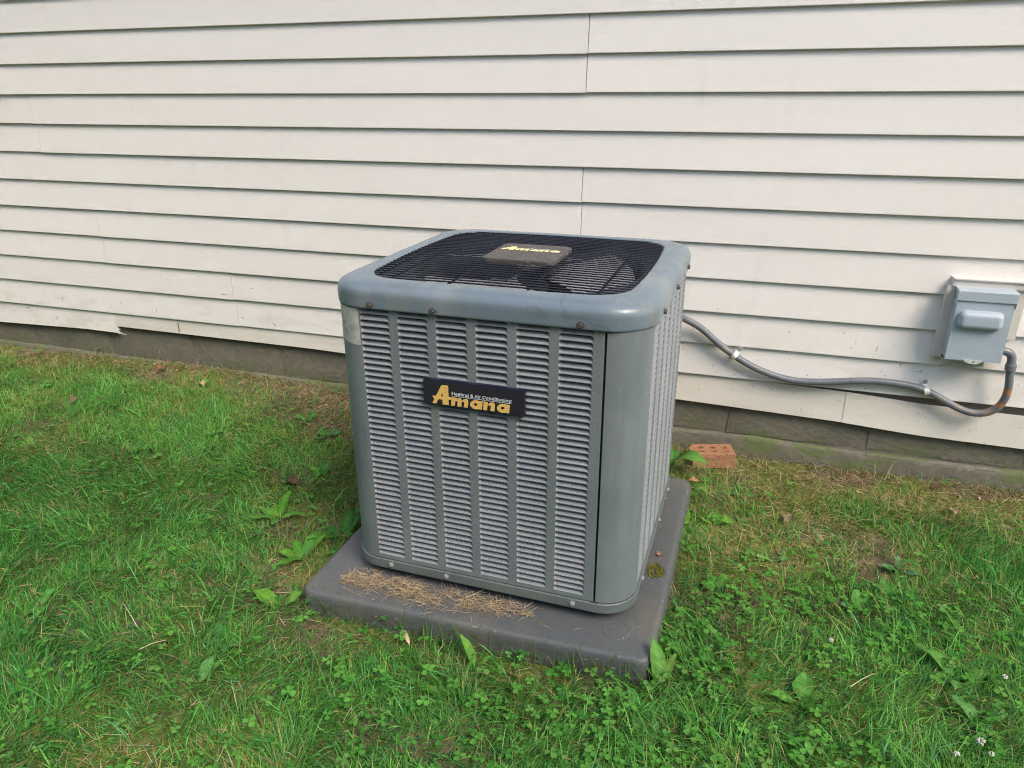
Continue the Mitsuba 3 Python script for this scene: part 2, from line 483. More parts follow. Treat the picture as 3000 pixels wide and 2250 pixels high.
# torn hem: ragged strips curling from the broken end
tx = []
for (x0, x1, z, dz, y) in ((-2.985, -2.925, 0.2150, -0.0035, 0.001), (-2.985, -2.962, 0.233, 0.003, 0.006), (-2.985, -2.945, 0.2195, -0.004, 0.000)):
    n = 7
    xs = np.linspace(x0, x1, n)
    top = np.c_[xs, np.full(n, y) - 0.004 * np.linspace(0, 1, n) ** 2, z + dz * np.linspace(0, 1, n) + 0.0035 * (1 - np.linspace(0, 1, n) ** 1.5)]
    botm = top.copy()
    botm[:, 2] = z + dz * np.linspace(0, 1, n) - 0.003 * (1 - np.linspace(0, 1, n) ** 2)
    bk = top + [0, 0.0014, 0]
    bk2 = botm + [0, 0.0014, 0]
    rings = [np.array([top[i], botm[i], bk2[i], bk[i]]) for i in range(n)]
    tx.append(loft(rings, True, True, True))
add('house__torn_hem', cat(tx), 'm_vinyl')
right = plank(-2.992, 0.40, 0, h=0.105, seed=91, bottom=bot_right, butt=0.010, proud=-0.0035)
add('house__plank', right, 'm_vinyl_old', 25, label='soiled bottom siding board that sags to the right')
right2 = plank(0.40, XR, 0, h=0.117, seed=92, bottom=bot_right, top_tuck=0.004, butt=0.009, proud=-0.002)
add('house__plank', right2, 'm_vinyl_old', 25, label='bottom siding board dropped open under the electrical box')
# crack in the soiled board
add('house__crack', cat([tube([[-2.600 + 0.004 * (j % 2), 0.0025 + 0.0012 * j * 0.0, 0.305 - 0.012 * j] for j in range(5)], 0.0016, 5)]), 'm_soil')
# sheathing behind, walls round the house, eave
add('house__wall_core', cat([bx(XL, XR, 0.036, 0.25, 0.262, 2.85), bx(XL, XL + 0.25, 0.2501, 7.0, 0.0, 2.85), bx(XR - 0.25, XR, 0.2501, 7.0, 0.0, 2.85), bx(XL + 0.26, XR - 0.26, 6.75, 7.0, 0.0, 2.84)]), 'm_core')
roof = trimesh.Trimesh(np.array([[XL - 0.3, -0.42, 2.78], [XR + 0.3, -0.42, 2.78], [XR + 0.3, -0.42, 2.90], [XL - 0.3, -0.42, 2.90],
                                 [XL - 0.3, 3.5, 4.4], [XR + 0.3, 3.5, 4.4], [XL - 0.3, 7.4, 2.80], [XR + 0.3, 7.4, 2.80], [XL - 0.3, 0.0, 2.78], [XR + 0.3, 0.0, 2.78]]),
                       np.array([[0, 1, 2], [0, 2, 3], [3, 2, 5], [3, 5, 4], [4, 5, 7], [4, 7, 6], [0, 8, 9], [0, 9, 1], [8, 6, 7], [8, 7, 9], [0, 3, 4], [0, 4, 8], [8, 4, 6], [1, 9, 5], [1, 5, 2], [9, 7, 5]]), process=False)
add('house__roof', roof, 'm_roof')
tag('house', 'house wall of cream lapped vinyl siding over a low block foundation', 'house')

# foundation: mortar bed with block faces proud of it
fm = [bx(XL, XR, 0.0345, 0.25, -0.40, 0.260), bx(XL, XR, 0.020, 0.034, -0.40, 0.060)]
add('house__foundation', cat(fm), 'm_mortar')


def rough_block(x0, x1, z0, z1, y, seed, bulge=0.004):
    nx, nz = max(3, int((x1 - x0) / 0.03)), max(3, int((z1 - z0) / 0.025))
    X, Z = np.meshgrid(np.linspace(x0, x1, nx), np.linspace(z0, z1, nz))
    q = np.stack([X * 9, Z * 9, X * 0 + seed], -1)
    ex = np.minimum(np.minimum(X - x0, x1 - X), np.minimum(Z - z0, z1 - Z))
    edge = np.clip(1 - ex / 0.012, 0, 1) ** 2
    Y = y - bulge * (meshkit.fbm(q, 3, 6) - 0.5) * 2 + 0.004 * edge
    xr = X + (meshkit.noise(q * 3, 1) - 0.5) * 0.006 * (edge > 0)
    zr = Z + (meshkit.noise(q * 3, 2) - 0.5) * 0.006 * (edge > 0)
    v = np.c_[xr.ravel(), Y.ravel(), zr.ravel()]
    i = np.arange(nx * nz).reshape(nz, nx)
    qd = np.stack([i[:-1, :-1], i[:-1, 1:], i[1:, 1:], i[1:, :-1]], -1).reshape(-1, 4)
    f = np.vstack([qd[:, [0, 1, 2]], qd[:, [0, 2, 3]]])
    rim = np.r_[i[0, :], i[1:, -1], i[-1, -2::-1], i[-2:0:-1, 0]]
    back = v[rim].copy()
    back[:, 1] = 0.045
    o = len(v)
    nr = len(rim)
    side = []
    for a in range(nr):
        b = (a + 1) % nr
        side += [[rim[a], o + a, o + b], [rim[a], o + b, rim[b]]]
    return trimesh.Trimesh(np.vstack([v, back]), np.vstack([f, side]), process=False)


for kx in range(-15, 7):
    x0 = -0.012 + 0.51 * kx
    add('house__foundation__block', rough_block(x0 + 0.006, x0 + 0.504, 0.078, 0.262, 0.028, kx + 40), 'm_block', 40)

def footing():
    # the parged ledge under the blocks, its upper edge worn and uneven
    xs = np.arange(XL, XR + 0.01, 0.02)
    rings = []
    for x in xs:
        n_ = meshkit.fbm(np.array([[x * 6, 0.3, 2.0]]), 4, 8)[0] - 0.5
        m_ = meshkit.fbm(np.array([[x * 17, 1.3, 2.0]]), 3, 18)[0] - 0.5
        top = 0.070 + 0.016 * n_ + 0.006 * m_ - 0.004 * x
        out = 0.016 + 0.012 * m_
        rings.append(np.array([[x, 0.034, -0.30], [x, out - 0.002, -0.30], [x, out - 0.001, 0.0], [x, out + 0.001, top - 0.018], [x, out + 0.006, top - 0.006], [x, 0.030, top], [x, 0.034, top]]))
    return loft(rings, True, True, True)


add('house__footing', footing(), 'm_block', 50)

# ------------------------------------------------------------------ equipment pad
QUAD = np.array([[-1.078, -1.344], [-0.113, -1.332], [-0.102, -0.384], [-1.072, -0.405]])


def quad_ring(inset, R=0.035, seg=6):
    n = 4
    lines = []
    for i in range(n):
        a, b = QUAD[i], QUAD[(i + 1) % n]
        d = (b - a) / np.linalg.norm(b - a)
        nrm = np.array([-d[1], d[0]])
        lines.append((a + nrm * R, d, nrm))
    pts = []
    for i in range(n):
        (a, d, na), (b, e, nb) = lines[i - 1], lines[i]
        A = np.array([d, -e]).T
        t = np.linalg.solve(A, b - a)
        c = a + d * t[0]
        a0, a1 = np.arctan2(-na[1], -na[0]), np.arctan2(-nb[1], -nb[0])
        while a1 < a0:
            a1 += 2 * np.pi
        for t in np.linspace(a0, a1, seg):
            pts.append(c + (R - inset) * np.array([np.cos(t), np.sin(t)]))
        # points along the next edge keep the sheet from long thin triangles
    return np.array(pts)


ZP = 0.070
prof = [(-0.004, -0.03), (-0.001, 0.02), (0.0, 0.048), (0.0015, 0.0590), (0.0045, 0.0650), (0.009, 0.0688), (0.015, ZP), (0.033, ZP + 0.0004)]
pad = loft([ring3(quad_ring(i), z) for i, z in prof], True, False, True)
add('equipment_pad', pad, 'm_pad', 40, label='low dark grey plastic pad with rounded edges under the air conditioner', category='pad')
t = np.linspace(0, 2 * np.pi, 48)
add('equipment_pad__embossed_ring', tube(np.c_[-0.214 + 0.034 * np.cos(t), -1.240 + 0.034 * np.sin(t), np.full(48, ZP + 0.0003)], 0.0013, 6, False), 'm_pad', True)

# ------------------------------------------------------------------ air conditioner (local frame: u right, v back, z up)
AC = 'air_conditioner'
tag(AC, 'grey square air conditioner unit with louvered sides and black top grille', 'air conditioner')
MAC = T().translate([-0.5756, -0.8229, 0.0]).rotate([0, 0, 1], math.degrees(-0.0168))
HW, RC = 0.398, 0.0895
Z0, PZ = 0.1453, 0.016215         # lowest louver, pitch
U0, PU, WU, NR = -0.3065, 0.1010, 0.0790, 44


def ac(name, mesh, mat, smooth=False, M=None, **kw):
    return add(f'{AC}__{name}', mesh, mat, smooth, M=MAC if M is None else MAC @ M, **kw)


HZ = 0.0147


def louver_hole(u, z, w=WU, h=HZ, r=0.0068):
    pts = [(u, z), (u + w, z)]
    for a in np.linspace(0, np.pi / 2, 5):
        pts.append((u + w - r + r * np.cos(a), z + h - r + r * np.sin(a)))
    for a in np.linspace(np.pi / 2, np.pi, 5):
        pts.append((u + r + r * np.cos(a), z + h - r + r * np.sin(a)))
    return Polygon(pts)


def blade(w=WU, h=HZ, depth=0.0195, nu=13, nz=5):
    """the pressed-in tongue of one louver, hinged at its lower edge, closed at both ends; in (x, y, z) with y into the cabinet"""
    s = np.r_[0, 0.0015, 0.004, 0.008, 0.013]
    us = np.r_[s, np.linspace(0.02, w - 0.02, nu - 10), (w - s)[::-1]]
    zs = np.linspace(0, 1, nz)
    U, Zt = np.meshgrid(us, zs)
    e = np.minimum(U, w - U)
    g = np.sqrt(np.clip(1 - (1 - np.clip(e / 0.010, 0, 1)) ** 2, 0, 1))
    top = h * (0.50 + 0.36 * g)
    Y = 0.0004 + depth * (Zt ** 1.05) * g
    Z = Zt * (top - 0.0002)
    v = np.c_[U.ravel(), Y.ravel(), Z.ravel()]
    n, m = len(us), nz
    i = np.arange(n * m).reshape(m, n)
    q = np.stack([i[:-1, :-1], i[:-1, 1:], i[1:, 1:], i[1:, :-1]], -1).reshape(-1, 4)
    return trimesh.Trimesh(v, np.vstack([q[:, [0, 1, 2]], q[:, [0, 2, 3]]]), process=False)


PZB, PZT = 0.1325, 0.868


def louver_panel(ua, ub):
    holes = [louver_hole(U0 + PU * c, Z0 + PZ * r) for c in range(6) for r in range(NR)]
    body = sbox(ua, PZB, ub, PZT)
    poly = Polygon(body.exterior.coords, [h.exterior.coords for h in holes])
    m = extrude(poly, 0.0014)
    v = np.asarray(m.vertices)
    m = trimesh.Trimesh(np.c_[v[:, 0], -HW + v[:, 2], v[:, 1]], np.asarray(m.faces)[:, ::-1], process=False)
    return m


def corner_arc(a0, a1, sgn_u, n=14, t=0.0014):
    """quarter cylinder panel round the corner (sgn_u*(HW-RC), -(HW-RC)), angles measured from the +u direction"""
    c = np.array([sgn_u * (HW - RC), -(HW - RC)])
    rings = []
    for a in np.linspace(a0, a1, n):
        d = np.array([np.cos(a), np.sin(a)])
        o, i = c + RC * d, c + (RC - t) * d
        rings.append(np.array([[*o, PZB], [*o, PZT], [*i, PZT], [*i, PZB]]))
    return loft(rings, True, True, True)


flat = louver_panel(-(HW - RC), 0.3025)
# holes start a hair inside the flat part, the sheet then bends round the left corner
front = cat([flat if True else flat, corner_arc(np.pi, 1.5 * np.pi, -1)])
ac('front_panel', front, 'm_cabinet', 32)
blade_ply = ply(blade(), 'm_louver', 50)
for c in range(6):
    for r in range(NR):
        if rng.uniform() < 0.10:      # a few are dented
            bm_ = blade(depth=0.0195 * rng.uniform(0.80, 1.15))
            vb = np.asarray(bm_.vertices).copy()
            ub = rng.uniform(0.2, 0.8) * WU
            vb[:, 1] += 0.003 * rng.uniform(-1, 1) * np.exp(-((vb[:, 0] - ub) / 0.012) ** 2) * (vb[:, 2] / HZ)
            vb[:, 1] = np.maximum(vb[:, 1], 0.0004)
            ac('front_panel__louver', (vb, bm_.faces), 'm_louver', 50, M=T().translate([U0 + PU * c, -HW, Z0 + PZ * r]))
        else:
            ac('front_panel__louver', blade_ply, None, M=T().translate([U0 + PU * c, -HW, Z0 + PZ * r]))
# right side: the corner sheet and the side sheet are one panel, its front edge is the dark seam on the front
side_flat = louver_panel(-(HW - RC), HW - RC)
R90 = T().rotate([0, 0, 1], 90)
Rm = trimesh.transformations.rotation_matrix(np.pi / 2, [0, 0, 1])


def rotz(m, k):
    m = m.copy()
    m.apply_transform(trimesh.transformations.rotation_matrix(k * np.pi / 2, [0, 0, 1]))
    return m


strip = bx(0.3085, HW - RC + 0.0, -HW, -HW + 0.0014, PZB, PZT) if HW - RC > 0.3085 else None
right_parts = [rotz(side_flat, 1), corner_arc(1.5 * np.pi, 2 * np.pi, 1)]
ac('side_panel', cat(right_parts), 'm_cabinet', 32)
ac('side_panel__corner_edge', cat([bx(0.3072, 0.3084, -HW + 0.0016, -HW + 0.0279, PZB, PZT)]), 'm_cabinet')
all_blades = cat([trimesh.Trimesh(np.asarray(blade(nu=11, nz=4).vertices) + [U0 + PU * c, -HW, Z0 + PZ * r], blade(nu=11, nz=4).faces, process=False) for c in range(6) for r in range(NR)])
ac('side_panel__louvers', rotz(all_blades, 1), 'm_louver', 50, kind='stuff')
ac('left_panel', rotz(side_flat, 3), 'm_cabinet', 32)
ac('left_panel__louvers', rotz(all_blades, 3), 'm_louver', 50, kind='stuff')
back = cat([rotz(bx(-(HW - RC), HW - RC, -HW, -HW + 0.0014, PZB, PZT), 2), rotz(corner_arc(np.pi, 1.5 * np.pi, -1), 2), rotz(corner_arc(np.pi, 1.5 * np.pi, -1), 3)])
ac('back_panel', back, 'm_cabinet', 32)
# the dark seam and thin dark plates, the painted-in shade of its end notches
ac('seam_channel', cat([bx(0.296, 0.322, -HW + 0.028, -HW + 0.029, PZB, PZT), bx(0.3005, 0.3018, -HW + 0.0016, -HW + 0.0279, PZB, PZT)]), 'm_cabinet')
ac('seam_notch_shade', cat([bx(0.292, 0.317, -HW - 0.0012, -HW - 0.0002, 0.8515, 0.860)]), 'm_dark')
ac('seam_notch_shade', cat([bx(0.300, 0.316, -HW - 0.0022, -HW - 0.0006, 0.1275, 0.1345)]), 'm_dark')

# coil behind the louvers, dark inside
coil = loft([ring3(rsq(HW - 0.035, 0.08), 0.13), ring3(rsq(HW - 0.035, 0.08), 0.875)])
ac('coil', coil, 'm_coil', 40)

# base pan
bp = [(0.385, 0.098), (0.3965, 0.0985), (0.4015, 0.1025), (0.4025, 0.108), (0.4025, 0.1285), (0.4010, 0.1302), (0.3990, 0.1298), (0.385, 0.1290)]
ac('base_pan', loft([ring3(rsq(h, RC + (h - HW)), z) for h, z in bp], True, True, True), 'm_base', 40)
for fx in (-0.3, 0.3):
    for fy in (-0.3, 0.3):
        ac('base_pan__foot', trimesh.creation.cylinder(0.03, 0.0285, sections=18, transform=trimesh.transformations.translation_matrix([fx, fy, 0.0843])), 'm_dark', 40)
sh = ply(screw_head(0.0058, 0.0045), 'm_screw_bright')
for u in (-0.270, -0.103, 0.250):
    ac('base_pan__screw', sh, None, M=T().translate([u, -0.4025, 0.1175]))
for v in (-0.24, 0.066, 0.26):
    ac('base_pan__screw', sh, None, M=T().rotate([0, 0, 1], 90).translate([v, -0.4025, 0.1175]))

# top cap
CAPP = [(0.3985, 0.8565, 0.0), (0.4050, 0.8555, 0), (0.4072, 0.8575, 0), (0.4078, 0.8620, 0), (0.4078, 0.8850, 0.0), (0.4070, 0.8930, 0.0), (0.4042, 0.9005, 0), (0.3992, 0.9070, 0.0),
        (0.3915, 0.9118, 0.001), (0.381, 0.9150, 0.002), (0.368, 0.9170, 0.004), (0.352, 0.9180, 0.006), (0.3400, 0.9180, 0.008), (0.3365, 0.9172, 0.008), (0.3345, 0.9150, 0.008), (0.3340, 0.9020, 0.008)]
rings = []
for h, z, b in CAPP:
    rc = 0.104 + (h - HW)
    rings.append(ring3(rsq(h, max(rc, 0.095) if h < 0.37 else rc + (HW - h) * 0.5 if h < HW else rc, b, 14, 10), z))
ac('cap', loft(rings), 'm_cap', True)
ss = ply(screw_head(0.0062, 0.005), 'm_screw')
a = np.linspace(0, 2 * np.pi, 20, endpoint=False)
slot2 = Polygon(np.c_[np.where(np.cos(a) > 0, 0.006, 0) + 0.0042 * np.cos(a), 0.0042 * np.sin(a)])
sm = extrude(slot2, 0.0008)
sv = np.asarray(sm.vertices)
slotm = ply(trimesh.Trimesh(np.c_[sv[:, 0], -sv[:, 2], sv[:, 1]], np.asarray(sm.faces), process=False), 'm_base')
for u in (-0.2725, -0.1073, 0.2491):
    ac('cap__screw', ss, None, M=T().translate([u, -0.4080, 0.8665]))
    ac('cap__screw_slot', slotm, None, M=T().translate([u + 0.0055, -0.4078, 0.8672]))
for v in (-0.24, 0.0, 0.245):
    ac('cap__screw', ss, None, M=T().rotate([0, 0, 1], 90).translate([v, -0.4080, 0.8665]))

# fan deck, fan, motor
th = np.linspace(0, 2 * np.pi, 96, endpoint=False)
deck = Polygon(rsq(0.396, 0.099)).difference(Point(0, 0).buffer(0.318, 48))
dm = extrude(deck, 0.0015)
dm.apply_translation([0, 0, 0.892])
ac('fan_deck', dm, 'm_deck')
sh_r = [(0.318, 0.892), (0.314, 0.88), (0.314, 0.80)]
ac('fan_shroud', loft([np.c_[r * np.cos(th), r * np.sin(th), np.full(96, z)] for r, z in sh_r]), 'm_deck', True)


def fan_blade(a0):
    rs, cs = np.linspace(0.06, 0.292, 9), np.linspace(-0.5, 0.5, 8)
    rows = []
    for r in rs:
        width = 0.30 + 0.42 * (r - 0.06) / 0.232
        ang = a0 + cs * (width / 0.292 * 0.62 + 0.20)
        zz = 0.866 + (cs) * 0.038 * (0.6 + 0.4 * r / 0.292) + 0.012 * (cs ** 2) * 4
        rows.append(np.c_[r * np.cos(ang), r * np.sin(ang), zz])
    top = np.array(rows).reshape(-1, 3)
    i = np.arange(72).reshape(9, 8)
    q = np.stack([i[:-1, :-1], i[:-1, 1:], i[1:, 1:], i[1:, :-1]], -1).reshape(-1, 4)
    f = np.vstack([q[:, [0, 1, 2]], q[:, [0, 2, 3]]])
    bot = top - [0, 0, 0.0015]
    return trimesh.Trimesh(np.vstack([top, bot]), np.vstack([f, f[:, ::-1] + 72]), process=False)


for kb in range(3):
    ac('fan__blade', fan_blade(math.radians(2 + 120 * kb)), 'm_alu', 40)
ac('fan', loft([np.c_[r * np.cos(th[::4]), r * np.sin(th[::4]), np.full(24, z)] for r, z in ((0.07, 0.80), (0.07, 0.85), (0.055, 0.868), (0.02, 0.874))], True, True, True), 'm_dark', 40)
ac('motor', loft([np.c_[r * np.cos(th[::3]), r * np.sin(th[::3]), np.full(32, z)] for r, z in ((0.05, 0.66), (0.085, 0.67), (0.085, 0.795), (0.05, 0.80))], True, True, True), 'm_dark', 40)

# grille: rim, wires, supports
rimo = rsq(0.3335, 0.095, 0.008, 14, 10)
ac('fan_grille', tube(np.vstack([ring3(rimo, 0.9125), ring3(rimo[:1], 0.9125)]), 0.0034, 8, False), 'm_wire', True)
inner = Polygon(rimo)
dome = lambda x, y: 0.9155 + 0.0055 * (1 - min(1, (x * x + y * y) / 0.16))
for kw in range(30):
    v = -0.3235 + kw * 0.02231
    seg = LineString([(-0.5, v), (0.5, v)]).intersection(inner)
    if seg.is_empty:
        continue
    xa, xb = seg.bounds[0], seg.bounds[2]
    ac('fan_grille__wire', tube([[x, v, dome(x, v)] for x in np.linspace(xa, xb, 9)], 0.0022, 8), 'm_wire', True)
for u in (-0.262, -0.1, 0.1, 0.262):
    seg = LineString([(u, -0.5), (u, 0.5)]).intersection(inner)
    ya, yb = seg.bounds[1], seg.bounds[3]
    ac('fan_grille__support', tube([[u, y, dome(u, y) - 0.0052] for y in np.linspace(ya, yb, 13)], 0.0032, 8), 'm_wire', True)

# wordmark of the badges, drawn as outlines (unit: capital height 360)


def wordmark():
    sh_ = lambda g: affinity.affine_transform(g, [1, 0.12, 0, 1, 0, 0])   # lean to the right
    A = unary_union([Polygon([(188, 360), (310, 360), (310, 0), (197, 0), (197, 60), (150, 60), (75, 0), (0, 0)]).buffer(0),
                     Polygon([(0, 0), (72, 0), (215, 300), (190, 360)]),
                     Polygon([(12, 142), (28, 92), (310, 92), (310, 140)]),
                     Polygon([(300, 100), (300, 155), (470, 155), (440, 112)])])
    A = A.difference(Polygon([(205, 228), (205, 142), (163, 142)])).difference(Polygon([(76, 0), (118, 88), (196, 88), (196, 0)]))

    def n(x, w=205, legs=2):
        st = 72
        gap = (w - st * legs) / (legs - 1)
        out = [sbox(x, 0, x + st, 150), Polygon([(x - 12, 152), (x + st, 152), (x + st, 112), (x + 2, 112)])]
        for k in range(1, legs):
            xx = x + k * (st + gap)
            arch = Polygon([(xx - gap - 10, 92), (xx - gap * 0.3, 152), (xx + st * 0.45, 156), (xx + st * 0.85, 140), (xx + st, 108), (xx + st, 60), (xx, 60), (xx, 96), (xx - gap - 10, 96)])
            out += [arch.buffer(6).buffer(-6), sbox(xx, 0, xx + st, 100)]
        return sh_(unary_union(out))

    def a_(x):
        bowl = affinity.scale(Point(x + 108, 76).buffer(1, 24), 108, 82)
        eye = affinity.rotate(affinity.scale(Point(x + 100, 80).buffer(1, 24), 36, 26), 15)
        stem = Polygon([(x + 140, 152), (x + 222, 152), (x + 222, 0), (x + 150, 0)])
        return sh_(unary_union([bowl.difference(eye), stem.difference(affinity.scale(Point(x + 100, 80).buffer(1), 38, 28))]))
    letters = unary_union([A, n(352, 312, 3), n(945, 205, 2)] + [a_(x) for x in (700, 1190)])
    return letters


WM = wordmark()


def wordmark_mesh(unit, depth):
    m = extrude(WM, depth)
    m.vertices[:, :2] *= unit
    return m


def to_front(m, u, v, z):
    """(x, y, out) -> the front of the unit"""
    w = np.asarray(m.vertices)
    return trimesh.Trimesh(np.c_[w[:, 0] + u, v - w[:, 2], w[:, 1] + z], np.asarray(m.faces), process=False)


# front badge: flat black plate with rounded rim
bw, bh = 0.262, 0.0690


def plate(w, h, r, depth, rim=0.003, bow=0.0, n=5):
    c = []
    for (sx, sy, a0) in ((1, 1, 0), (-1, 1, np.pi / 2), (-1, -1, np.pi), (1, -1, 1.5 * np.pi)):
        for t in np.linspace(a0, a0 + np.pi / 2, n):
            c.append(((sx * (w / 2 - r), sy * (h / 2 - r)), (np.cos(t), np.sin(t))))
    rings = []
    for ins, z in ((0, 0), (0, depth - rim), (rim * 0.3, depth - rim * 0.3), (rim, depth)):
        pts = np.array([[cx + (r - ins) * dx, cy + (r - ins) * dy] for (cx, cy), (dx, dy) in c])
        if bow:
            pts[:, 0] += np.sign(pts[:, 0]) * bow * (1 - (pts[:, 1] / (h / 2)) ** 2)
        rings.append(np.c_[pts, np.full(len(pts), z)])
    return loft(rings, True, True, True)


BZ0 = 0.6605
ac('front_badge', to_front(plate(bw, bh, 0.008, 0.0105), -0.009, -HW - 0.001, BZ0), 'm_badge', 35, label='black plate with gold lettering on the louvered front')
un = 0.0001410
ac('front_badge__lettering', to_front(wordmark_mesh(un, 0.0010), -0.009 - bw / 2 + 0.0235, -HW - 0.0114, BZ0 - bh / 2 + 0.0065), 'm_gold')
tg = meshkit.text_mesh('Heating & Air Conditioning', 0.0080, 0.0006)
wdt = np.ptp(np.asarray(tg.vertices)[:, 0])
tg.vertices[:, 0] *= 0.152 / wdt
ac('front_badge__tagline', to_front(tg, -0.009 - bw / 2 + 0.0755, -HW - 0.0114, BZ0 - bh / 2 + 0.0345), 'm_silver')
ac('front_badge__underline', to_front(bx(0.0, 0.150, -0.0004, 0.0004, 0, 0.0005), -0.009 - bw / 2 + 0.0755, -HW - 0.0114, BZ0 - bh / 2 + 0.0318), 'm_silver')

# badge on the grille
tb = plate(0.200, 0.215, 0.022, 0.0115, 0.004, 0.006)
tb.apply_translation([-0.003, 0.004, 0.9195])
ac('top_badge', tb, 'm_badge_top', 35, label='square weathered black plate on the top grille with gold lettering')
tl = wordmark_mesh(0.0001180, 0.0007)
tl.apply_translation([-0.003 - 0.086, 0.004 + 0.016, 0.9309])
ac('top_badge__lettering', tl, 'm_gold_top')
t2 = meshkit.text_mesh('Heating & Air Conditioning', 0.0062, 0.0005)
t2.vertices[:, 0] *= 0.115 / np.ptp(np.asarray(t2.vertices)[:, 0])
t2.apply_translation([-0.003 - 0.043, 0.004 + 0.0400, 0.9309])
ac('top_badge__tagline', t2, 'm_silver')

# the remains of a foil label at the upper left corner of the front


def on_outline(s, z, off=0.0007):
    """s: distance along the front sheet measured as u on the flat part; goes round the left corner"""
    s = np.asarray(s, float)
    a = np.clip((-(HW - RC) - s) / RC, 0, np.pi / 2)
    u = np.where(a > 0, -(HW - RC) - (RC + off) * np.sin(a), s)
    v = np.where(a > 0, -(HW - RC) - (RC + off) * np.cos(a), -HW - off)
    return np.c_[u, v, z]


lab = Polygon([(-0.405, 0.852), (-0.3115, 0.8525), (-0.310, 0.80), (-0.3108, 0.7575), (-0.33, 0.757), (-0.36, 0.7600), (-0.405, 0.762), (-0.409, 0.79), (-0.388, 0.799), (-0.384, 0.812), (-0.406, 0.816)])
cells = []
for i in range(16):
    for j in range(12):
        c = sbox(-0.42 + i * 0.008, 0.75 + j * 0.009, -0.42 + (i + 1) * 0.008, 0.75 + (j + 1) * 0.009).intersection(lab)
        if c.area > 1e-7 and c.geom_type == 'Polygon':
            m = extrude(c, 0.0004)
            w = np.asarray(m.vertices)
            q = on_outline(w[:, 0], w[:, 1], 0.0003)
            q2 = on_outline(w[:, 0], w[:, 1], 0.0008)
            cells.append(trimesh.Trimesh(np.where((w[:, 2] > 1e-5)[:, None], q2, q), np.asarray(m.faces), process=False))
ac('label_remnant', cat(cells), 'm_tape', 30, label='worn silver foil label at the upper left corner')

# ------------------------------------------------------------------ electrical box on the wall
EB = 'electrical_box'
tag(EB, 'small pale grey metal electrical box mounted on the siding', 'electrical box')
add(f'{EB}__enclosure', bx(0.668, 0.829, -0.078, -0.006, 0.5005, 0.735), 'm_box')
cov = [bx(0.6665, 0.8315, -0.0835, -0.0785, 0.4995, 0.706), bx(0.6665, 0.6677, -0.0784, -0.020, 0.503, 0.700)]
add(f'{EB}__cover', cat(cov), 'm_box')
add(f'{EB}__cover__handle_bulge', rbox(0.677, 0.808, -0.107, -0.063, 0.610, 0.6725, 0.020, 6), 'm_box', True)
hp = [(-0.006, 0.7385), (-0.084, 0.7385), (-0.0885, 0.7345), (-0.0885, 0.7040), (-0.0870, 0.7040), (-0.0870, 0.7330), (-0.0835, 0.7365), (-0.006, 0.7365)]
add(f'{EB}__hood', cat([loft([np.array([[x, y, z] for y, z in hp]) for x in (0.6635, 0.8345)], True, True, True),
                        loft([np.array([[x, -0.0869, 0.736], [x, -0.0869, 0.6900], [x, -0.078, 0.683], [x, -0.068, 0.690], [x, -0.060, 0.7365]]) for x in (0.6635, 0.6649)], True, True, True),
                        loft([np.array([[x, -0.0869, 0.736], [x, -0.0869, 0.6900], [x, -0.078, 0.683], [x, -0.068, 0.690], [x, -0.060, 0.7365]]) for x in (0.8331, 0.8345)], True, True, True)]), 'm_box')
hs = Polygon([(-0.028, 0.004), (-0.022, -0.004), (-0.006, -0.0095), (0.012, -0.0095), (0.024, -0.004), (0.030, 0.004)]).difference(Point(0.004, -0.002).buffer(0.0035))
hm = extrude(hs, 0.0018)
w = np.asarray(hm.vertices)
add(f'{EB}__hasp', trimesh.Trimesh(np.c_[w[:, 0] + 0.748, -0.0855 - w[:, 2] * 1.0, w[:, 1] + 0.5005], np.asarray(hm.faces), process=False), 'm_zinc')
# trim round the box, of the house
add('house__trim', cat([bx(0.655, 0.900, -0.034, 0.012, 0.7370, 0.7640), bx(0.655, 0.900, -0.040, -0.034, 0.760, 0.7640)]), 'm_trim')
add('house__trim', cat([bx(0.642, 0.6640, -0.030, 0.012, 0.4880, 0.7365), bx(0.6642, 0.6662, -0.034, 0.012, 0.4880, 0.7365)]), 'm_trim')
add('house__trim', cat([bx(0.8365, 0.874, -0.024, 0.012, 0.5660, 0.7365)]), 'm_trim')
add('house__trim', cat([bx(0.672, 0.800, -0.026, 0.012, 0.4660, 0.4870), bx(0.672, 0.790, -0.030, -0.0262, 0.4660, 0.4690)]), 'm_trim')

# ------------------------------------------------------------------ flexible conduit with its straps
cp = [[-0.36, -0.40, 0.66], [-0.30, -0.26, 0.640], [-0.245, -0.12, 0.595], [-0.195, -0.045, 0.548], [-0.1454, -0.026, 0.5176], [-0.0853, -0.022, 0.4705], [-0.0100, -0.020, 0.4175], [0.0521, -0.020, 0.3845], [0.1152, -0.020, 0.3612],
      [0.2068, -0.019, 0.3432], [0.2941, -0.018, 0.3465], [0.3784, -0.018, 0.3586], [0.4609, -0.018, 0.3702], [0.5434, -0.018, 0.3716], [0.5985, -0.018, 0.3670], [0.6491, -0.019, 0.3550], [0.6956, -0.022, 0.3350],
      [0.7424, -0.026, 0.3122], [0.7980, -0.032, 0.2970], [0.8440, -0.038, 0.3060], [0.8720, -0.044, 0.3360], [0.8830, -0.050, 0.3854], [0.8790, -0.053, 0.4350], [0.8725, -0.054, 0.4780]]
cs_ = spline(cp, 1500)
L = np.linalg.norm(np.diff(cs_, axis=0), axis=1).sum()
ph = np.linspace(0, L, 1500)
rad = 0.0122 + 0.0006 * np.abs(np.sin(np.pi * ph / 0.0062))
CO = 'conduit'
tag(CO, 'grey ribbed flexible conduit looping along the siding below the electrical box', 'conduit')
add(f'{CO}__sheath', tube(cs_, rad, 14), 'm_conduit', True)
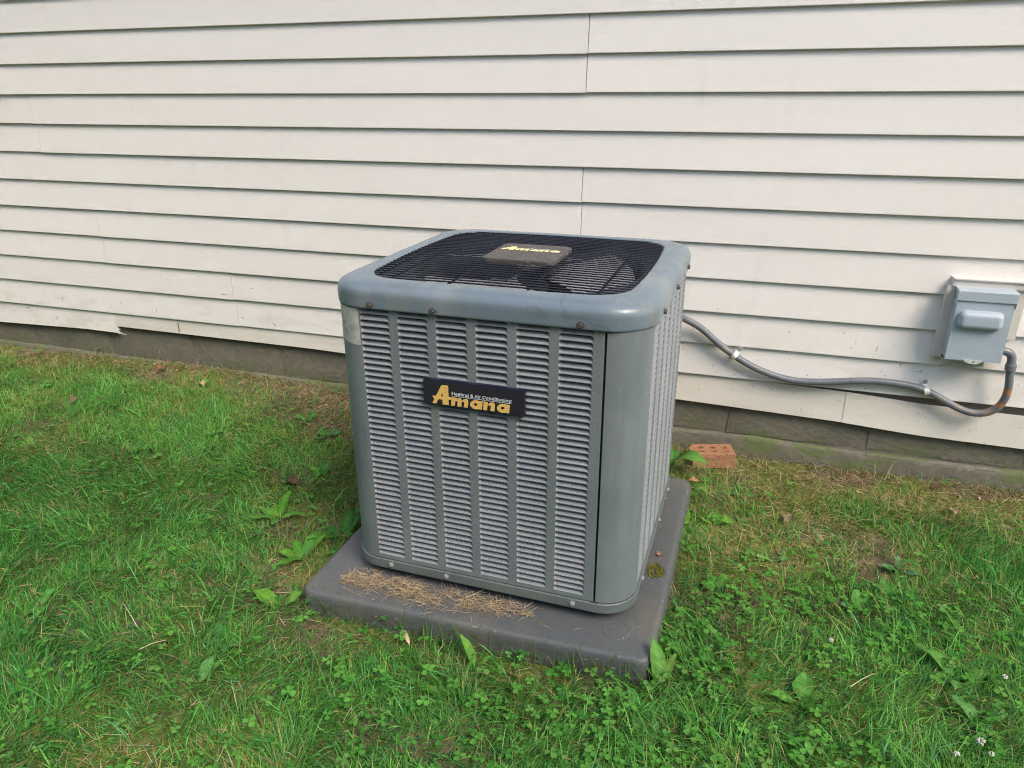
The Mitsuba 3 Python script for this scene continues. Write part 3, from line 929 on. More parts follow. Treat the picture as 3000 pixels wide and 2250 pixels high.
el = spline([[0.8280, -0.054, 0.535], [0.8480, -0.054, 0.5340], [0.8640, -0.054, 0.5240], [0.8700, -0.054, 0.5060], [0.8712, -0.054, 0.4880]], 18)
add(f'{CO}__elbow', tube(el, np.r_[[0.0135] * 16, 0.0145, 0.0145], 16), 'm_conduit', 40)
nut = tube([[0.8716, -0.054, 0.4920], [0.8718, -0.054, 0.4905], [0.8728, -0.054, 0.4720], [0.8729, -0.054, 0.4705]], [0.0150, 0.0172, 0.0172, 0.0155], 12)
add(f'{CO}__nut', nut, 'm_conduit', 20)


def strap(px, angle, label):
    """a one-piece band over the conduit with a flat tab and screw; angle turns it to lie across the conduit"""
    k = thing_key('conduit_strap')
    tag(k, label, 'strap')
    n = 15
    prof = [(-0.026, 0.002), (-0.0165, 0.002)]
    for a in np.linspace(np.pi, 0, n):
        prof.append((0.0135 * np.cos(a), 0.0185 + 0.0130 * np.sin(a)) if 0.02 < a < 3.12 else (0.0138 * np.cos(a), 0.0185))
    prof += [(0.0165, 0.002), (0.040, 0.002)]
    rings = []
    prof = np.array(prof)
    out = prof
    nrm = np.gradient(prof, axis=0)
    nrm = np.c_[-nrm[:, 1], nrm[:, 0]] / (np.linalg.norm(nrm, axis=1, keepdims=True) + 1e-9)
    outp = prof + nrm * 0.0016
    hw = np.full(len(prof), 0.0085)
    hw[0] = 0.005
    hw[-1] = 0.0055
    for (s0, y0), (s1, y1), w_ in zip(prof, outp, hw):
        rings.append(np.array([[-w_, -y0, s0], [w_, -y0, s0], [w_, -y1, s1], [-w_, -y1, s1]]))
    m = loft(rings, True, True, True)
    M = T().translate([px[0], -0.0015, px[1]]).rotate([0, 1, 0], angle)
    add(f'{k}__band', m, 'm_zinc', 40, M=M)
    add(f'{k}__screw', sh, None, M=M @ T().translate([0, -0.0036, 0.031]))
    return k


strap((-0.0100, 0.4175), 38, 'bright metal conduit strap nearer the air conditioner')
strap((0.6500, 0.3545), -12, 'bright metal conduit strap below the electrical box')

# ------------------------------------------------------------------ bricks behind the unit
hol = []
bk = Polygon([(-0.075, -0.046), (0.074, -0.046), (0.075, 0.045), (-0.060, 0.046), (-0.078, 0.012)])
for i in range(3):
    for j in range(2):
        cx_, cy_ = -0.040 + i * 0.042, -0.018 + j * 0.032
        hol.append(affinity.scale(Point(cx_, cy_).buffer(1, 8), 0.0125, 0.0075))
brick_poly = bk.buffer(-0.003).buffer(0.003, 3)
for h in hol:
    brick_poly = brick_poly.difference(h)
brick_poly = affinity.scale(brick_poly, 1.10, 1.0, origin=(0, 0))
bm = extrude(brick_poly, 0.058)
bm = bm.subdivide_to_size(0.02)
vv = np.asarray(bm.vertices)
vv = vv + (meshkit.noise(np.stack([vv[:, 0] * 60, vv[:, 1] * 60, vv[:, 2] * 60], -1), 4)[:, None] - 0.5) * 0.0025
bm = trimesh.Trimesh(vv, bm.faces, process=False)
bm.apply_transform(trimesh.transformations.translation_matrix([-0.052, -0.082, -0.010]) @ trimesh.transformations.rotation_matrix(math.radians(17), [0, 0, 1]))
add('brick', bm, 'm_brick', label='red brick with rows of holes lying against the foundation', category='brick')
sl = rbox(-0.045, 0.045, -0.014, 0.014, -0.03, 0.075, 0.004, 3)
sl.apply_transform(trimesh.transformations.translation_matrix([-0.225, -0.335, 0.03]) @ trimesh.transformations.rotation_matrix(math.radians(70), [0, 0, 1]) @ trimesh.transformations.rotation_matrix(math.radians(18), [0, 1, 0]))
add('brick', sl, 'm_brick', label='broken piece of orange brick standing behind the air conditioner', category='brick')

# ------------------------------------------------------------------ lawn
LAWN = Polygon([(-5.2, 0.03), (-5.2, -0.6), (-2.2, -2.35), (-0.3, -2.35), (1.4, -1.75), (2.0, 0.03)])
PADP = Polygon(QUAD)
from shapely import contains_xy


def patch(x, y, cx, cy, rx, ry):
    return np.exp(-(((x - cx) / rx) ** 2 + ((y - cy) / ry) ** 2))


def dryness(x, y):
    """0 lush .. 1 thin and straw coloured, where the photo shows it"""
    n = meshkit.fbm(np.stack([x * 2.6, y * 2.6, x * 0 + 2], -1), 3, 21)
    d = np.clip((n - 0.50) * 2.0, 0, 0.45)
    d = d + 0.95 * np.clip((y + 0.36) / 0.30, 0, 1) * (x > -9)
    d = d + 0.9 * patch(x, y, -1.30, -0.35, 0.55, 0.22) + 0.5 * patch(x, y, -1.22, -0.85, 0.16, 0.35)
    d = d + 0.75 * patch(x, y, -1.16, -1.22, 0.10, 0.10) + 0.5 * patch(x, y, -0.70, -1.40, 0.35, 0.05)
    d = d + 0.6 * patch(x, y, 0.12, -0.72, 0.22, 0.33) + 0.55 * patch(x, y, 0.42, -0.62, 0.30, 0.14) + 0.4 * patch(x, y, 0.0, -0.35, 0.3, 0.2)
    d = d + 0.25 * patch(x, y, -1.55, -1.50, 0.2, 0.12) + 0.3 * patch(x, y, -1.05, -1.45, 0.15, 0.1)
    return np.clip(d, 0, 1)


def scatter(n, g):
    x0, y0, x1, y1 = LAWN.bounds
    x, y = g.uniform(x0, x1, n), g.uniform(y0, y1, n)
    ok = contains_xy(LAWN, x, y) & ~contains_xy(PADP.buffer(0.004), x, y)
    return x[ok], y[ok]


def blades(x, y, z, length, width, az, lean, curl, color, nseg=3, tipcol=None):
    """many grass blades at once: tapered bent strips. lean: start angle from vertical, curl: added angle by the tip"""
    n = len(x)
    t = np.linspace(0, 1, nseg + 1)
    pos = np.zeros((n, nseg + 1, 3))
    pos[:, 0] = np.c_[x, y, z]
    for k in range(nseg):
        ang = lean + curl * (t[k] + t[k + 1]) / 2
        st = length / nseg
        pos[:, k + 1, 0] = pos[:, k, 0] + st * np.sin(ang) * np.cos(az)
        pos[:, k + 1, 1] = pos[:, k, 1] + st * np.sin(ang) * np.sin(az)
        pos[:, k + 1, 2] = np.maximum(pos[:, k, 2] + st * np.cos(ang), z + 0.001)
    wd = width[:, None] * np.array([0.75, 1.0, 0.8, 0.0] if nseg == 3 else [0.9, 1.0, 0.0])[None]
    side = np.stack([-np.sin(az), np.cos(az), np.zeros(n)], -1)
    tw = np.random.default_rng(3).uniform(-0.7, 0.7, n)
    side = side * np.cos(tw)[:, None] + np.array([0, 0, 1.0]) * np.sin(tw)[:, None]
    Lp = pos[:, :nseg] - side[:, None] * wd[:, :nseg, None] / 2
    Rp = pos[:, :nseg] + side[:, None] * wd[:, :nseg, None] / 2
    tip = pos[:, nseg:]
    v = np.concatenate([Lp, Rp, tip], 1)
    m = 2 * nseg + 1
    f = []
    for k in range(nseg - 1):
        f += [[k, nseg + k, nseg + k + 1], [k, nseg + k + 1, k + 1]]
    f.append([nseg - 1, 2 * nseg - 1, 2 * nseg])
    F = (np.arange(n)[:, None, None] * m + np.array(f)[None]).reshape(-1, 3)
    C = np.repeat(color[:, None], m, 1)
    if tipcol is not None:
        C[:, -1] = tipcol
    return v.reshape(-1, 3), F, C.reshape(-1, 3)


def ramp(c0, c1, t):
    return np.asarray(c0)[None] * (1 - t[:, None]) + np.asarray(c1)[None] * t[:, None]


g = np.random.default_rng(11)
# green blades, in tufts that share a direction
x, y = scatter(760000, g)
d = dryness(x, y)
tuft = meshkit.fbm(np.stack([x * 11, y * 11, x * 0], -1), 2, 31)
keep = g.uniform(0, 1, len(x)) < (1 - 0.93 * d) * np.clip(0.68 + 1.3 * (tuft - 0.32), 0.35, 1)
x, y, d, tuft = x[keep], y[keep], d[keep], tuft[keep]
n = len(x)
flow = 2 * np.pi * meshkit.fbm(np.stack([x * 3.3, y * 3.3, x * 0 + 8], -1), 2, 41) * 2
az = flow + g.normal(0, 1.0, n)
hgt = meshkit.fbm(np.stack([x * 4.2, y * 4.2, x * 0 + 5], -1), 2, 51)
length = g.gamma(6, 1, n) / 6 * (0.026 + 0.029 * hgt) * (1 - 0.3 * d)
longer = g.uniform(0, 1, n) < 0.04
length = np.where(longer, length * 1.7, length)
width = np.clip(g.lognormal(math.log(0.0021), 0.30, n), 0.001, 0.0045) * np.where(longer, 1.25, 1)
lean = np.abs(g.normal(0.55, 0.42, n))
curl = g.uniform(0.2, 1.6, n)
hue = np.clip(meshkit.fbm(np.stack([x * 1.8, y * 1.8, x * 0 + 9], -1), 3, 61) * 1.3 - 0.15 + g.normal(0, 0.22, n), 0, 1)
col = ramp((0.056, 0.215, 0.040), (0.136, 0.335, 0.068), hue) * np.exp(g.normal(-0.08, 0.38, n))[:, None]
col = np.minimum(col, np.array([0.25, 0.50, 0.14]))
blue = g.uniform(0, 1, n) < 0.13
col = np.where(blue[:, None], col * np.array([0.9, 1.0, 1.9]), col)
yel = g.uniform(0, 1, n) < 0.06 + 0.35 * d
col = np.where(yel[:, None], ramp((0.19, 0.26, 0.055), (0.36, 0.33, 0.12), g.uniform(0, 1, n)), col)
z = ground_z(x, y) - 0.002
v, f, c = blades(x, y, z, length, width, az, lean, curl, col)
V, F, C = [v], [f], [c]
add('grass', (np.vstack(V), np.vstack(F)), 'm_grass', False, color=np.vstack(C), label='short green lawn grass around the air conditioner pad', category='grass', kind='stuff')

# dry blades and thatch lying between them
x, y = scatter(150000, g)
d = dryness(x, y)
keep = g.uniform(0, 1, len(x)) < 0.13 + 0.55 * d
x, y, d = x[keep], y[keep], d[keep]
n = len(x)
az = g.uniform(0, 2 * np.pi, n)
length = g.gamma(5, 1, n) / 5 * 0.042
lean = np.where(g.uniform(0, 1, n) < 0.8, g.uniform(1.1, 1.52, n), g.uniform(0.2, 1.0, n))
col = ramp((0.19, 0.135, 0.07), (0.50, 0.41, 0.24), g.uniform(0, 1, n) ** 1.3)
br = g.uniform(0, 1, n) < 0.2
col = np.where(br[:, None], ramp((0.10, 0.06, 0.035), (0.22, 0.13, 0.07), g.uniform(0, 1, n)), col)
z = ground_z(x, y) + g.uniform(0.0, 0.020, n) * (1 - 0.7 * d)
v, f, c = blades(x, y, z, length, g.uniform(0.0009, 0.0020, n), az, lean, g.uniform(-0.1, 0.35, n), col, 2)
add('dry_grass', (v, f), 'm_dry', False, color=c, label='straw coloured dead grass lying in the lawn', category='dry grass', kind='stuff')

# moss and tiny creeping weeds near the wall: minute leaves
x, y = scatter(120000, g)
mz = meshkit.fbm(np.stack([x * 5, y * 7, x * 0], -1), 3, 71)
keep = (g.uniform(0, 1, len(x)) < np.clip((mz - 0.47) * 5, 0, 1) * np.clip((y + 0.75) / 0.4, 0.06, 1))
x, y = x[keep], y[keep]
n = len(x)
col = ramp((0.075, 0.10, 0.018), (0.17, 0.185, 0.035), g.uniform(0, 1, n))
v, f, c = blades(x, y, ground_z(x, y) + 0.001, g.uniform(0.005, 0.012, n), g.uniform(0.0025, 0.005, n), g.uniform(0, 6.28, n), g.uniform(0.3, 1.4, n), g.uniform(0, 0.6, n), col, 2)
add('moss', (v, f), 'm_grass', False, color=c, label='yellow green moss on the soil along the foundation', category='moss', kind='stuff')


# clover: three round leaflets on a stalk
def clovers(x, y, size, stalk, g):
    n = len(x)
    z0 = ground_z(x, y)
    az = g.uniform(0, 2 * np.pi, n)
    tilt = g.uniform(0, 0.25, n)
    lx = stalk * 0.35 * np.cos(az)
    ly = stalk * 0.35 * np.sin(az)
    ctr = np.c_[x + lx, y + ly, z0 + stalk * 0.93]
    # leaflet outline in its own plane: heart-like, 8 points
    a = np.array([[0, 0], [0.35, 0.34], [0.72, 0.48], [1.0, 0.34], [0.92, 0.0], [1.0, -0.34], [0.72, -0.48], [0.35, -0.34]])
    V, F, C = [], [], []
    base = 0
    hue = g.uniform(0, 1, n)
    col = ramp((0.048, 0.180, 0.030), (0.115, 0.300, 0.055), hue)
    pale = g.uniform(0, 1, n) < 0.12
    col = np.where(pale[:, None], np.array([0.12, 0.26, 0.06]), col)
    nx, ny = tilt * np.cos(az + 1), tilt * np.sin(az + 1)
    for k in range(3):
        ak = az + k * 2.094 + g.normal(0, 0.15, n)
        dx, dy = np.cos(ak), np.sin(ak)
        droop = g.uniform(-0.15, 0.35, n)
        pts = np.zeros((n, 8, 3))
        for q, (r_, s_) in enumerate(a):
            px = (dx * r_ - dy * s_) * size
            py = (dy * r_ + dx * s_) * size
            pz = -droop * r_ * size - nx * px - ny * py + 0.22 * size * abs(s_)
            pts[:, q] = ctr + np.c_[px, py, pz]
        V.append(pts.reshape(-1, 3))
        tri = np.array([[0, 1, 4], [1, 2, 4], [2, 3, 4], [0, 4, 7], [4, 6, 7], [4, 5, 6]])
        F.append((np.arange(n)[:, None, None] * 8 + tri[None]).reshape(-1, 3) + base)
        base += n * 8
        cc = col * g.uniform(0.85, 1.15, (n, 1))
        cc = np.repeat(cc[:, None], 8, 1)
        C.append(cc.reshape(-1, 3))
    # stalks
    b0, b1 = np.c_[x, y, z0], ctr
    w_ = np.c_[-np.sin(az), np.cos(az), np.zeros(n)] * 0.0007
    V.append(np.stack([b0 - w_, b0 + w_, b1], 1).reshape(-1, 3))
    F.append(np.arange(n * 3).reshape(-1, 3) + base)
    C.append(np.repeat(col * 1.1, 3, 0))
    return np.vstack(V), np.vstack(F), np.vstack(C)


x, y = scatter(30000, g)
cl = meshkit.fbm(np.stack([x * 3.2, y * 3.2, x * 0 + 1], -1), 3, 81)
zone = 0.08 + 0.95 * patch(x, y, 0.25, -1.45, 0.85, 0.42) + 0.35 * patch(x, y, -1.0, -1.85, 0.5, 0.25) + 0.3 * patch(x, y, 0.35, -0.9, 0.4, 0.25) + 0.25 * patch(x, y, -1.45, -0.6, 0.18, 0.25)
keep = g.uniform(0, 1, len(x)) < zone * np.clip((cl - 0.36) * 4.2, 0, 1) * (1 - 0.6 * dryness(x, y))
x, y = x[keep], y[keep]
v, f, c = clovers(x, y, g.uniform(0.006, 0.0175, len(x)), g.uniform(0.018, 0.055, len(x)), g)
add('clover', (v, f), 'm_clover', False, color=c, label='clover leaves growing through the grass right and front of the pad', category='clover', kind='stuff')


# ------------------------------------------------------------------ single weeds, leaves, flowers
def leaf_mesh(length, width, az, rise, droop, wav, g, origin, notch=0.0, ns=12, fold=0.18):
    """one broad leaf with a midrib fold, wavy margin and real thickness; returns vertices, faces"""
    t = np.linspace(0, 1, ns)
    prof = np.sin(np.pi * np.clip(t, 0, 1) ** 0.8) ** 0.75
    prof = np.where(t < 0.12, 0.10 + t * 1.2, prof)
    prof[-1] = 0.0
    cs = np.array([-1, -0.55, 0, 0.55, 1.0])
    ang = rise - droop * t
    st = length / (ns - 1)
    cx = np.r_[0, np.cumsum(st * np.cos(ang))[:-1]]
    cz = np.r_[0, np.cumsum(st * np.sin(ang))[:-1]]
    ph = g.uniform(0, 6.28)
    rows = []
    for k in range(ns):
        hw_ = width / 2 * max(prof[k], 0.0)
        if notch and 0 < k < ns - 1:
            hw_ *= 1 - notch * (k % 2)
        for c_ in cs:
            wob = wav * width * math.sin(ph + 9 * t[k] + 2 * np.sign(c_)) * abs(c_)
            rows.append([cx[k] - math.sin(ang[k]) * (fold * hw_ * abs(c_) + wob) * -1 * 0.6, c_ * hw_, cz[k] + math.cos(ang[k]) * (fold * hw_ * abs(c_) + wob)])
    top = np.array(rows)
    R = np.array([[math.cos(az), -math.sin(az), 0], [math.sin(az), math.cos(az), 0], [0, 0, 1]])
    top = top @ R.T + np.asarray(origin)
    n = len(cs)
    i = np.arange(ns * n).reshape(ns, n)
    q = np.stack([i[:-1, :-1], i[:-1, 1:], i[1:, 1:], i[1:, :-1]], -1).reshape(-1, 4)
    return top, np.vstack([q[:, [0, 1, 2]], q[:, [0, 2, 3]]])


def leaf_color(nv, g, base=(0.070, 0.185, 0.035), rib=True, ns=12):
    c = np.tile(np.asarray(base) * g.uniform(0.85, 1.2) * np.array([g.uniform(0.85, 1.2), 1, g.uniform(0.8, 1.2)]), (nv, 1))
    if rib:
        i = np.arange(nv).reshape(ns, 5)
        c[i[:, 2]] *= np.array([1.35, 1.2, 1.3])
    return c * (0.72 + 0.5 * g.beta(2, 2, (nv, 1))) * np.array([1.0, 1.0, 0.95])


def weed(name, label, cat_, x, y, leaves, base=(0.070, 0.185, 0.035), group=None, z=None):
    """leaves: list of (azimuth deg, length, width, rise deg, droop deg, notch)"""
    k = thing_key(name)
    tag(k, label, cat_, group)
    z0 = float(ground_z(x, y)) if z is None else z
    for az, ln, wd, rise, droop, notch in leaves:
        a = math.radians(az)
        v_, f_ = leaf_mesh(ln * 0.84, wd * 0.84, a, math.radians(rise + 14), math.radians(droop), 0.10, g, (x + 0.004 * math.cos(a), y + 0.004 * math.sin(a), z0 + 0.006), notch)
        add(f'{k}__leaf', (v_, f_), 'm_weed', True, color=leaf_color(len(v_), g, np.asarray(base) * 1.2))
    return k


D = (0.065, 0.180, 0.032)
weed('dandelion', 'dandelion rosette of long toothed leaves left of the air conditioner', 'weed', -1.42, -0.95,
     [(95, 0.13, 0.040, 40, 50, .12), (5, 0.12, 0.045, 20, 35, .1), (175, 0.10, 0.05, 15, 25, .1), (225, 0.11, 0.042, 18, 30, .12), (290, 0.09, 0.035, 20, 40, .1), (140, 0.06, 0.03, 30, 30, 0)], D)
weed('dandelion', 'dandelion rosette in the grass just left of the pad edge', 'weed', -1.21, -1.12,
     [(90, 0.11, 0.048, 40, 45, .1), (200, 0.10, 0.045, 15, 25, .1), (150, 0.09, 0.05, 20, 30, .1), (250, 0.12, 0.045, 15, 25, .1), (60, 0.12, 0.035, 35, 30, .15)], D)
weed('dandelion', 'dandelion leaves lying along the left edge of the pad behind', 'weed', -1.155, -0.98,
     [(240, 0.15, 0.045, 20, 30, .15), (100, 0.12, 0.05, 40, 50, .1), (70, 0.10, 0.045, 35, 40, .1), (180, 0.09, 0.04, 20, 30, .1)], (0.05, 0.15, 0.03))
weed('broadleaf_weed', 'broad pale leaf lying flat left of the pad front corner', 'weed', -1.135, -1.355,
     [(172, 0.12, 0.052, 12, 20, .0), (35, 0.09, 0.05, 30, 30, .05), (200, 0.05, 0.03, 15, 20, 0)], (0.085, 0.21, 0.038))
weed('broadleaf_weed', 'small round leaved weed beside the left side of the air conditioner', 'weed', -1.43, -0.66,
     [(180, 0.06, 0.048, 35, 50, 0), (20, 0.05, 0.045, 35, 50, 0), (280, 0.06, 0.05, 25, 50, 0), (90, 0.055, 0.045, 45, 60, 0), (320, 0.05, 0.04, 25, 50, 0)], (0.06, 0.19, 0.04))
weed('dock', 'upright broad dock leaf rising at the right front corner of the pad', 'weed', -0.088, -1.322,
     [(128, 0.140, 0.052, 78, 62, .06), (60, 0.10, 0.035, 60, 60, .08), (250, 0.07, 0.03, 50, 50, 0), (170, 0.08, 0.03, 60, 60, 0)], (0.085, 0.190, 0.046))
weed('dock', 'single narrow leaf standing in front of the pad', 'weed', -0.535, -1.400,
     [(165, 0.115, 0.035, 66, 40, .08), (30, 0.06, 0.02, 40, 40, 0)], (0.080, 0.215, 0.035))
weed('broadleaf_weed', 'small pale leaf in the dry grass in front of the pad', 'weed', -0.575, -1.515,
     [(190, 0.075, 0.030, 25, 30, .1), (60, 0.06, 0.03, 30, 30, 0)], (0.085, 0.22, 0.045))
weed('dandelion', 'dandelion rosette with puckered leaf right of the pad front corner', 'weed', 0.232, -1.275,
     [(80, 0.085, 0.060, 35, 50, .06), (200, 0.10, 0.04, 20, 30, .1), (310, 0.08, 0.035, 20, 30, .1), (20, 0.07, 0.035, 25, 30, .1)], D)
weed('dandelion', 'dandelion with a large arching leaf at the right among clover', 'weed', 0.60, -1.085,
     [(150, 0.14, 0.050, 35, 60, .08), (10, 0.09, 0.04, 30, 50, .1), (250, 0.08, 0.035, 25, 40, .1)], (0.075, 0.20, 0.045))
weed('broadleaf_weed', 'round leaf in the clover close to the pad right front corner', 'weed', 0.035, -1.215,
     [(160, 0.065, 0.048, 25, 40, .05), (330, 0.07, 0.045, 30, 40, .05), (270, 0.055, 0.04, 25, 40, 0)], D)
weed('dandelion', 'dandelion rosette in the grass right of the dry patch', 'weed', 0.485, -0.80,
     [(100, 0.08, 0.045, 40, 60, .1), (220, 0.07, 0.04, 25, 40, .1), (350, 0.08, 0.04, 30, 40, .1)], (0.07, 0.18, 0.05))
weed('broadleaf_weed', 'two leaves of a weed standing in the shaded clover at the right', 'weed', 0.400, -0.87,
     [(95, 0.07, 0.045, 50, 60, .0), (210, 0.075, 0.04, 25, 30, .1), (330, 0.06, 0.035, 30, 30, .1)], (0.06, 0.18, 0.05))
weed('dandelion', 'dandelion leaves at the lower right corner of the lawn', 'weed', 0.62, -1.22,
     [(140, 0.09, 0.045, 30, 50, .1), (30, 0.08, 0.04, 25, 40, .1), (260, 0.08, 0.04, 20, 30, .1)], (0.06, 0.175, 0.05))
weed('dandelion', 'toothed weed growing right against the pad right side', 'weed', 0.015, -0.905,
     [(60, 0.08, 0.045, 35, 50, .2), (170, 0.06, 0.035, 35, 50, .2), (300, 0.07, 0.04, 25, 40, .2), (120, 0.07, 0.03, 35, 40, .2)], D)
weed('broadleaf_weed', 'crumpled round leaf on dry grass right of the pad', 'weed', -0.015, -0.545,
     [(15, 0.075, 0.060, 25, 50, .12), (170, 0.05, 0.03, 20, 30, .1), (80, 0.06, 0.05, 30, 50, .1)], (0.095, 0.225, 0.04))
weed('broadleaf_weed', 'pale leaf pair on the thin grass further right of the pad', 'weed', 0.177, -0.700,
     [(190, 0.065, 0.028, 12, 20, 0), (15, 0.06, 0.026, 12, 20, 0)], (0.10, 0.24, 0.07))
weed('broadleaf_weed', 'small bright leaf pressed to the pad right edge', 'weed', -0.088, -0.555,
     [(150, 0.045, 0.034, 40, 60, 0), (250, 0.05, 0.03, 20, 40, 0)], (0.09, 0.24, 0.03))
weed('dandelion', 'grey green leaves behind the shaded grass far right', 'weed', 0.535, -0.645,
     [(200, 0.07, 0.045, 25, 30, .1), (320, 0.08, 0.035, 25, 40, .1), (90, 0.06, 0.03, 40, 40, .1)], (0.075, 0.16, 0.07))
weed('broadleaf_weed', 'pointed lily like leaf arching beside the brick behind the unit', 'plant', -0.205, -0.215,
     [(-12, 0.235, 0.088, 62, 118, 0), (100, 0.16, 0.055, 80, 30, 0), (40, 0.12, 0.05, 70, 60, 0)], (0.085, 0.225, 0.060))
weed('broadleaf_weed', 'triangular leaf among soil left behind the unit', 'weed', -1.56, -0.42,
     [(20, 0.09, 0.05, 25, 40, .1), (140, 0.07, 0.045, 35, 40, .1), (250, 0.06, 0.04, 20, 30, .1)], (0.06, 0.17, 0.055))
weed('broadleaf_weed', 'low leafy weed on the bare soil near the foundation', 'weed', -1.70, -0.33,
     [(60, 0.06, 0.04, 35, 40, .1), (180, 0.06, 0.04, 30, 40, .1), (300, 0.06, 0.035, 25, 30, .1)], (0.055, 0.16, 0.04))
for (wx, wy, lab_) in ((-2.00, -0.53, 'pale folded leaf in the lawn midway left'), (-3.08, -0.42, 'broad leaf at the far left edge of the lawn'), (-2.21, -0.72, 'grey green leaf lying in the left lawn'),
                       (-2.15, -1.22, 'pale leaf at the left border of the lawn'), (-1.78, -1.56, 'yellow green leaf at the lower left in the lawn'), (-1.16, -1.66, 'leafy weed at the bottom left centre of the lawn'), (-1.18, -1.52, 'light green upright leaves left below the pad'),
                       (-0.12, -1.44, 'toothed weed below the pad right front corner')):
    weed('broadleaf_weed', lab_, 'weed', wx, wy, [(g.uniform(0, 360), g.uniform(0.06, 0.09), g.uniform(0.03, 0.042), g.uniform(15, 35), g.uniform(20, 50), 0.08) for _ in range(3)],
         tuple(np.array((0.07, 0.19, 0.05)) * g.uniform(0.9, 1.2)))

# tall grass blades in front of the pad edge
tx_, ty_ = [], []
for (x0, y0, num) in ((-1.00, -1.345, 8), (-0.86, -1.345, 6), (-0.74, -1.345, 10), (-0.66, -1.345, 12), (-0.47, -1.345, 10), (-0.56, -1.345, 12), (-0.93, -1.345, 8), (-0.38, -1.345, 12), (-0.30, -1.345, 20), (-0.22, -1.345, 16), (-0.15, -1.345, 14), (-0.095, -1.22, 14), (-0.085, -0.9, 12), (-1.085, -1.2, 10), (-1.095, -0.8, 8)):
    tx_ += list(x0 + g.normal(0, 0.045, num))
    ty_ += list(y0 - np.abs(g.normal(0, 0.012, num)) * (1 if y0 < -1.25 else 0))
tx_, ty_ = np.array(tx_), np.array(ty_)
ok = ~contains_xy(PADP.buffer(0.003), tx_, ty_)
tx_, ty_ = tx_[ok], ty_[ok]
n = len(tx_)
v, f, c = blades(tx_, ty_, ground_z(tx_, ty_), g.uniform(0.06, 0.125, n), g.uniform(0.0013, 0.0028, n), g.uniform(0, 6.28, n), g.uniform(0.02, 0.3, n), g.uniform(0.0, 0.7, n), ramp((0.05, 0.15, 0.03), (0.11, 0.22, 0.05), g.uniform(0, 1, n)))
add('edge_grass', (v, f), 'm_grass', False, color=c, label='taller thin grass blades standing along the edges of the pad', category='grass', kind='stuff')

# tufts and litter along the foot of the wall
n = 900
bx_ = g.uniform(-4.2, 1.6, n)
by_ = -0.004 - np.abs(g.normal(0, 0.03, n))
sel = meshkit.noise(np.stack([bx_ * 6, by_ * 0, by_ * 0], -1), 12) > 0.42
bx_, by_ = bx_[sel], by_[sel]
n = len(bx_)
mixc = g.uniform(0, 1, n)
bc = np.where((mixc < 0.5)[:, None], ramp((0.06, 0.15, 0.03), (0.14, 0.23, 0.06), g.uniform(0, 1, n)), ramp((0.20, 0.14, 0.08), (0.48, 0.38, 0.22), g.uniform(0, 1, n)))
v, f, c = blades(bx_, by_, ground_z(bx_, by_), g.uniform(0.02, 0.07, n), g.uniform(0.001, 0.0024, n), g.uniform(0, 6.28, n), g.uniform(0.1, 1.2, n), g.uniform(0.0, 1.0, n), bc)
add('wall_foot_grass', (v, f), 'm_grass', False, color=c, label='straggling green and dry grass along the foot of the foundation', category='grass', kind='stuff')
n = 520
lx_ = g.uniform(-4.0, 1.3, n)
ly_ = -0.01 - np.abs(g.normal(0, 0.10, n))
lx_[:160] = g.uniform(-1.75, -1.0, 160)
ly_[:160] = g.uniform(-0.34, -0.03, 160)
v, f, c = blades(lx_, ly_, ground_z(lx_, ly_) + 0.004, g.uniform(0.008, 0.030, n), g.uniform(0.004, 0.012, n), g.uniform(0, 6.28, n), g.uniform(1.1, 1.55, n), g.uniform(-0.4, 0.6, n), ramp((0.12, 0.075, 0.05), (0.42, 0.31, 0.21), g.uniform(0, 1, n)), 3)
add('leaf_litter', (v, f), 'm_dry', False, color=c, label='crumbled brown leaf litter on the soil along the wall', category='leaf litter', kind='stuff')

# dry clippings heaped on the front left of the pad
n = 2600
wx_ = -0.985 + 0.575 * g.beta(1.15, 1.5, n)
cen = np.interp(wx_, [-0.98, -0.90, -0.78, -0.68, -0.55, -0.42], [-1.265, -1.262, -1.258, -1.268, -1.252, -1.246])
spr = np.interp(wx_, [-0.98, -0.90, -0.76, -0.66, -0.55, -0.42], [0.020, 0.030, 0.020, 0.026, 0.018, 0.006])
wy_ = cen + g.normal(0, 1, n) * spr
clump = meshkit.fbm(np.stack([wx_ * 26, wy_ * 26, wx_ * 0], -1), 3, 77)
pick = clump + g.normal(0, 0.05, n) > 0.47
wx_, wy_ = wx_[pick], wy_[pick]
okp = contains_xy(PADP.buffer(-0.016), wx_, wy_)
wx_, wy_ = wx_[okp], wy_[okp]
n = len(wx_)
v, f, c = blades(wx_, wy_, np.full(n, ZP + 0.001) + g.uniform(0, 0.010, n) ** 1.0, g.gamma(4, 1, n) / 4 * 0.026, g.uniform(0.0006, 0.0014, n), g.normal(0.1, 0.8, n) + np.pi * (g.uniform(0, 1, n) < 0.5), g.uniform(1.25, 1.6, n), g.uniform(-0.1, 0.35, n),
                 ramp((0.20, 0.14, 0.085), (0.52, 0.41, 0.265), g.uniform(0, 1, n)), 2)
add('dry_clippings', (v, f), 'm_dry', False, color=c, label='tan dry grass clippings heaped on the front of the pad', category='grass clippings', kind='stuff')
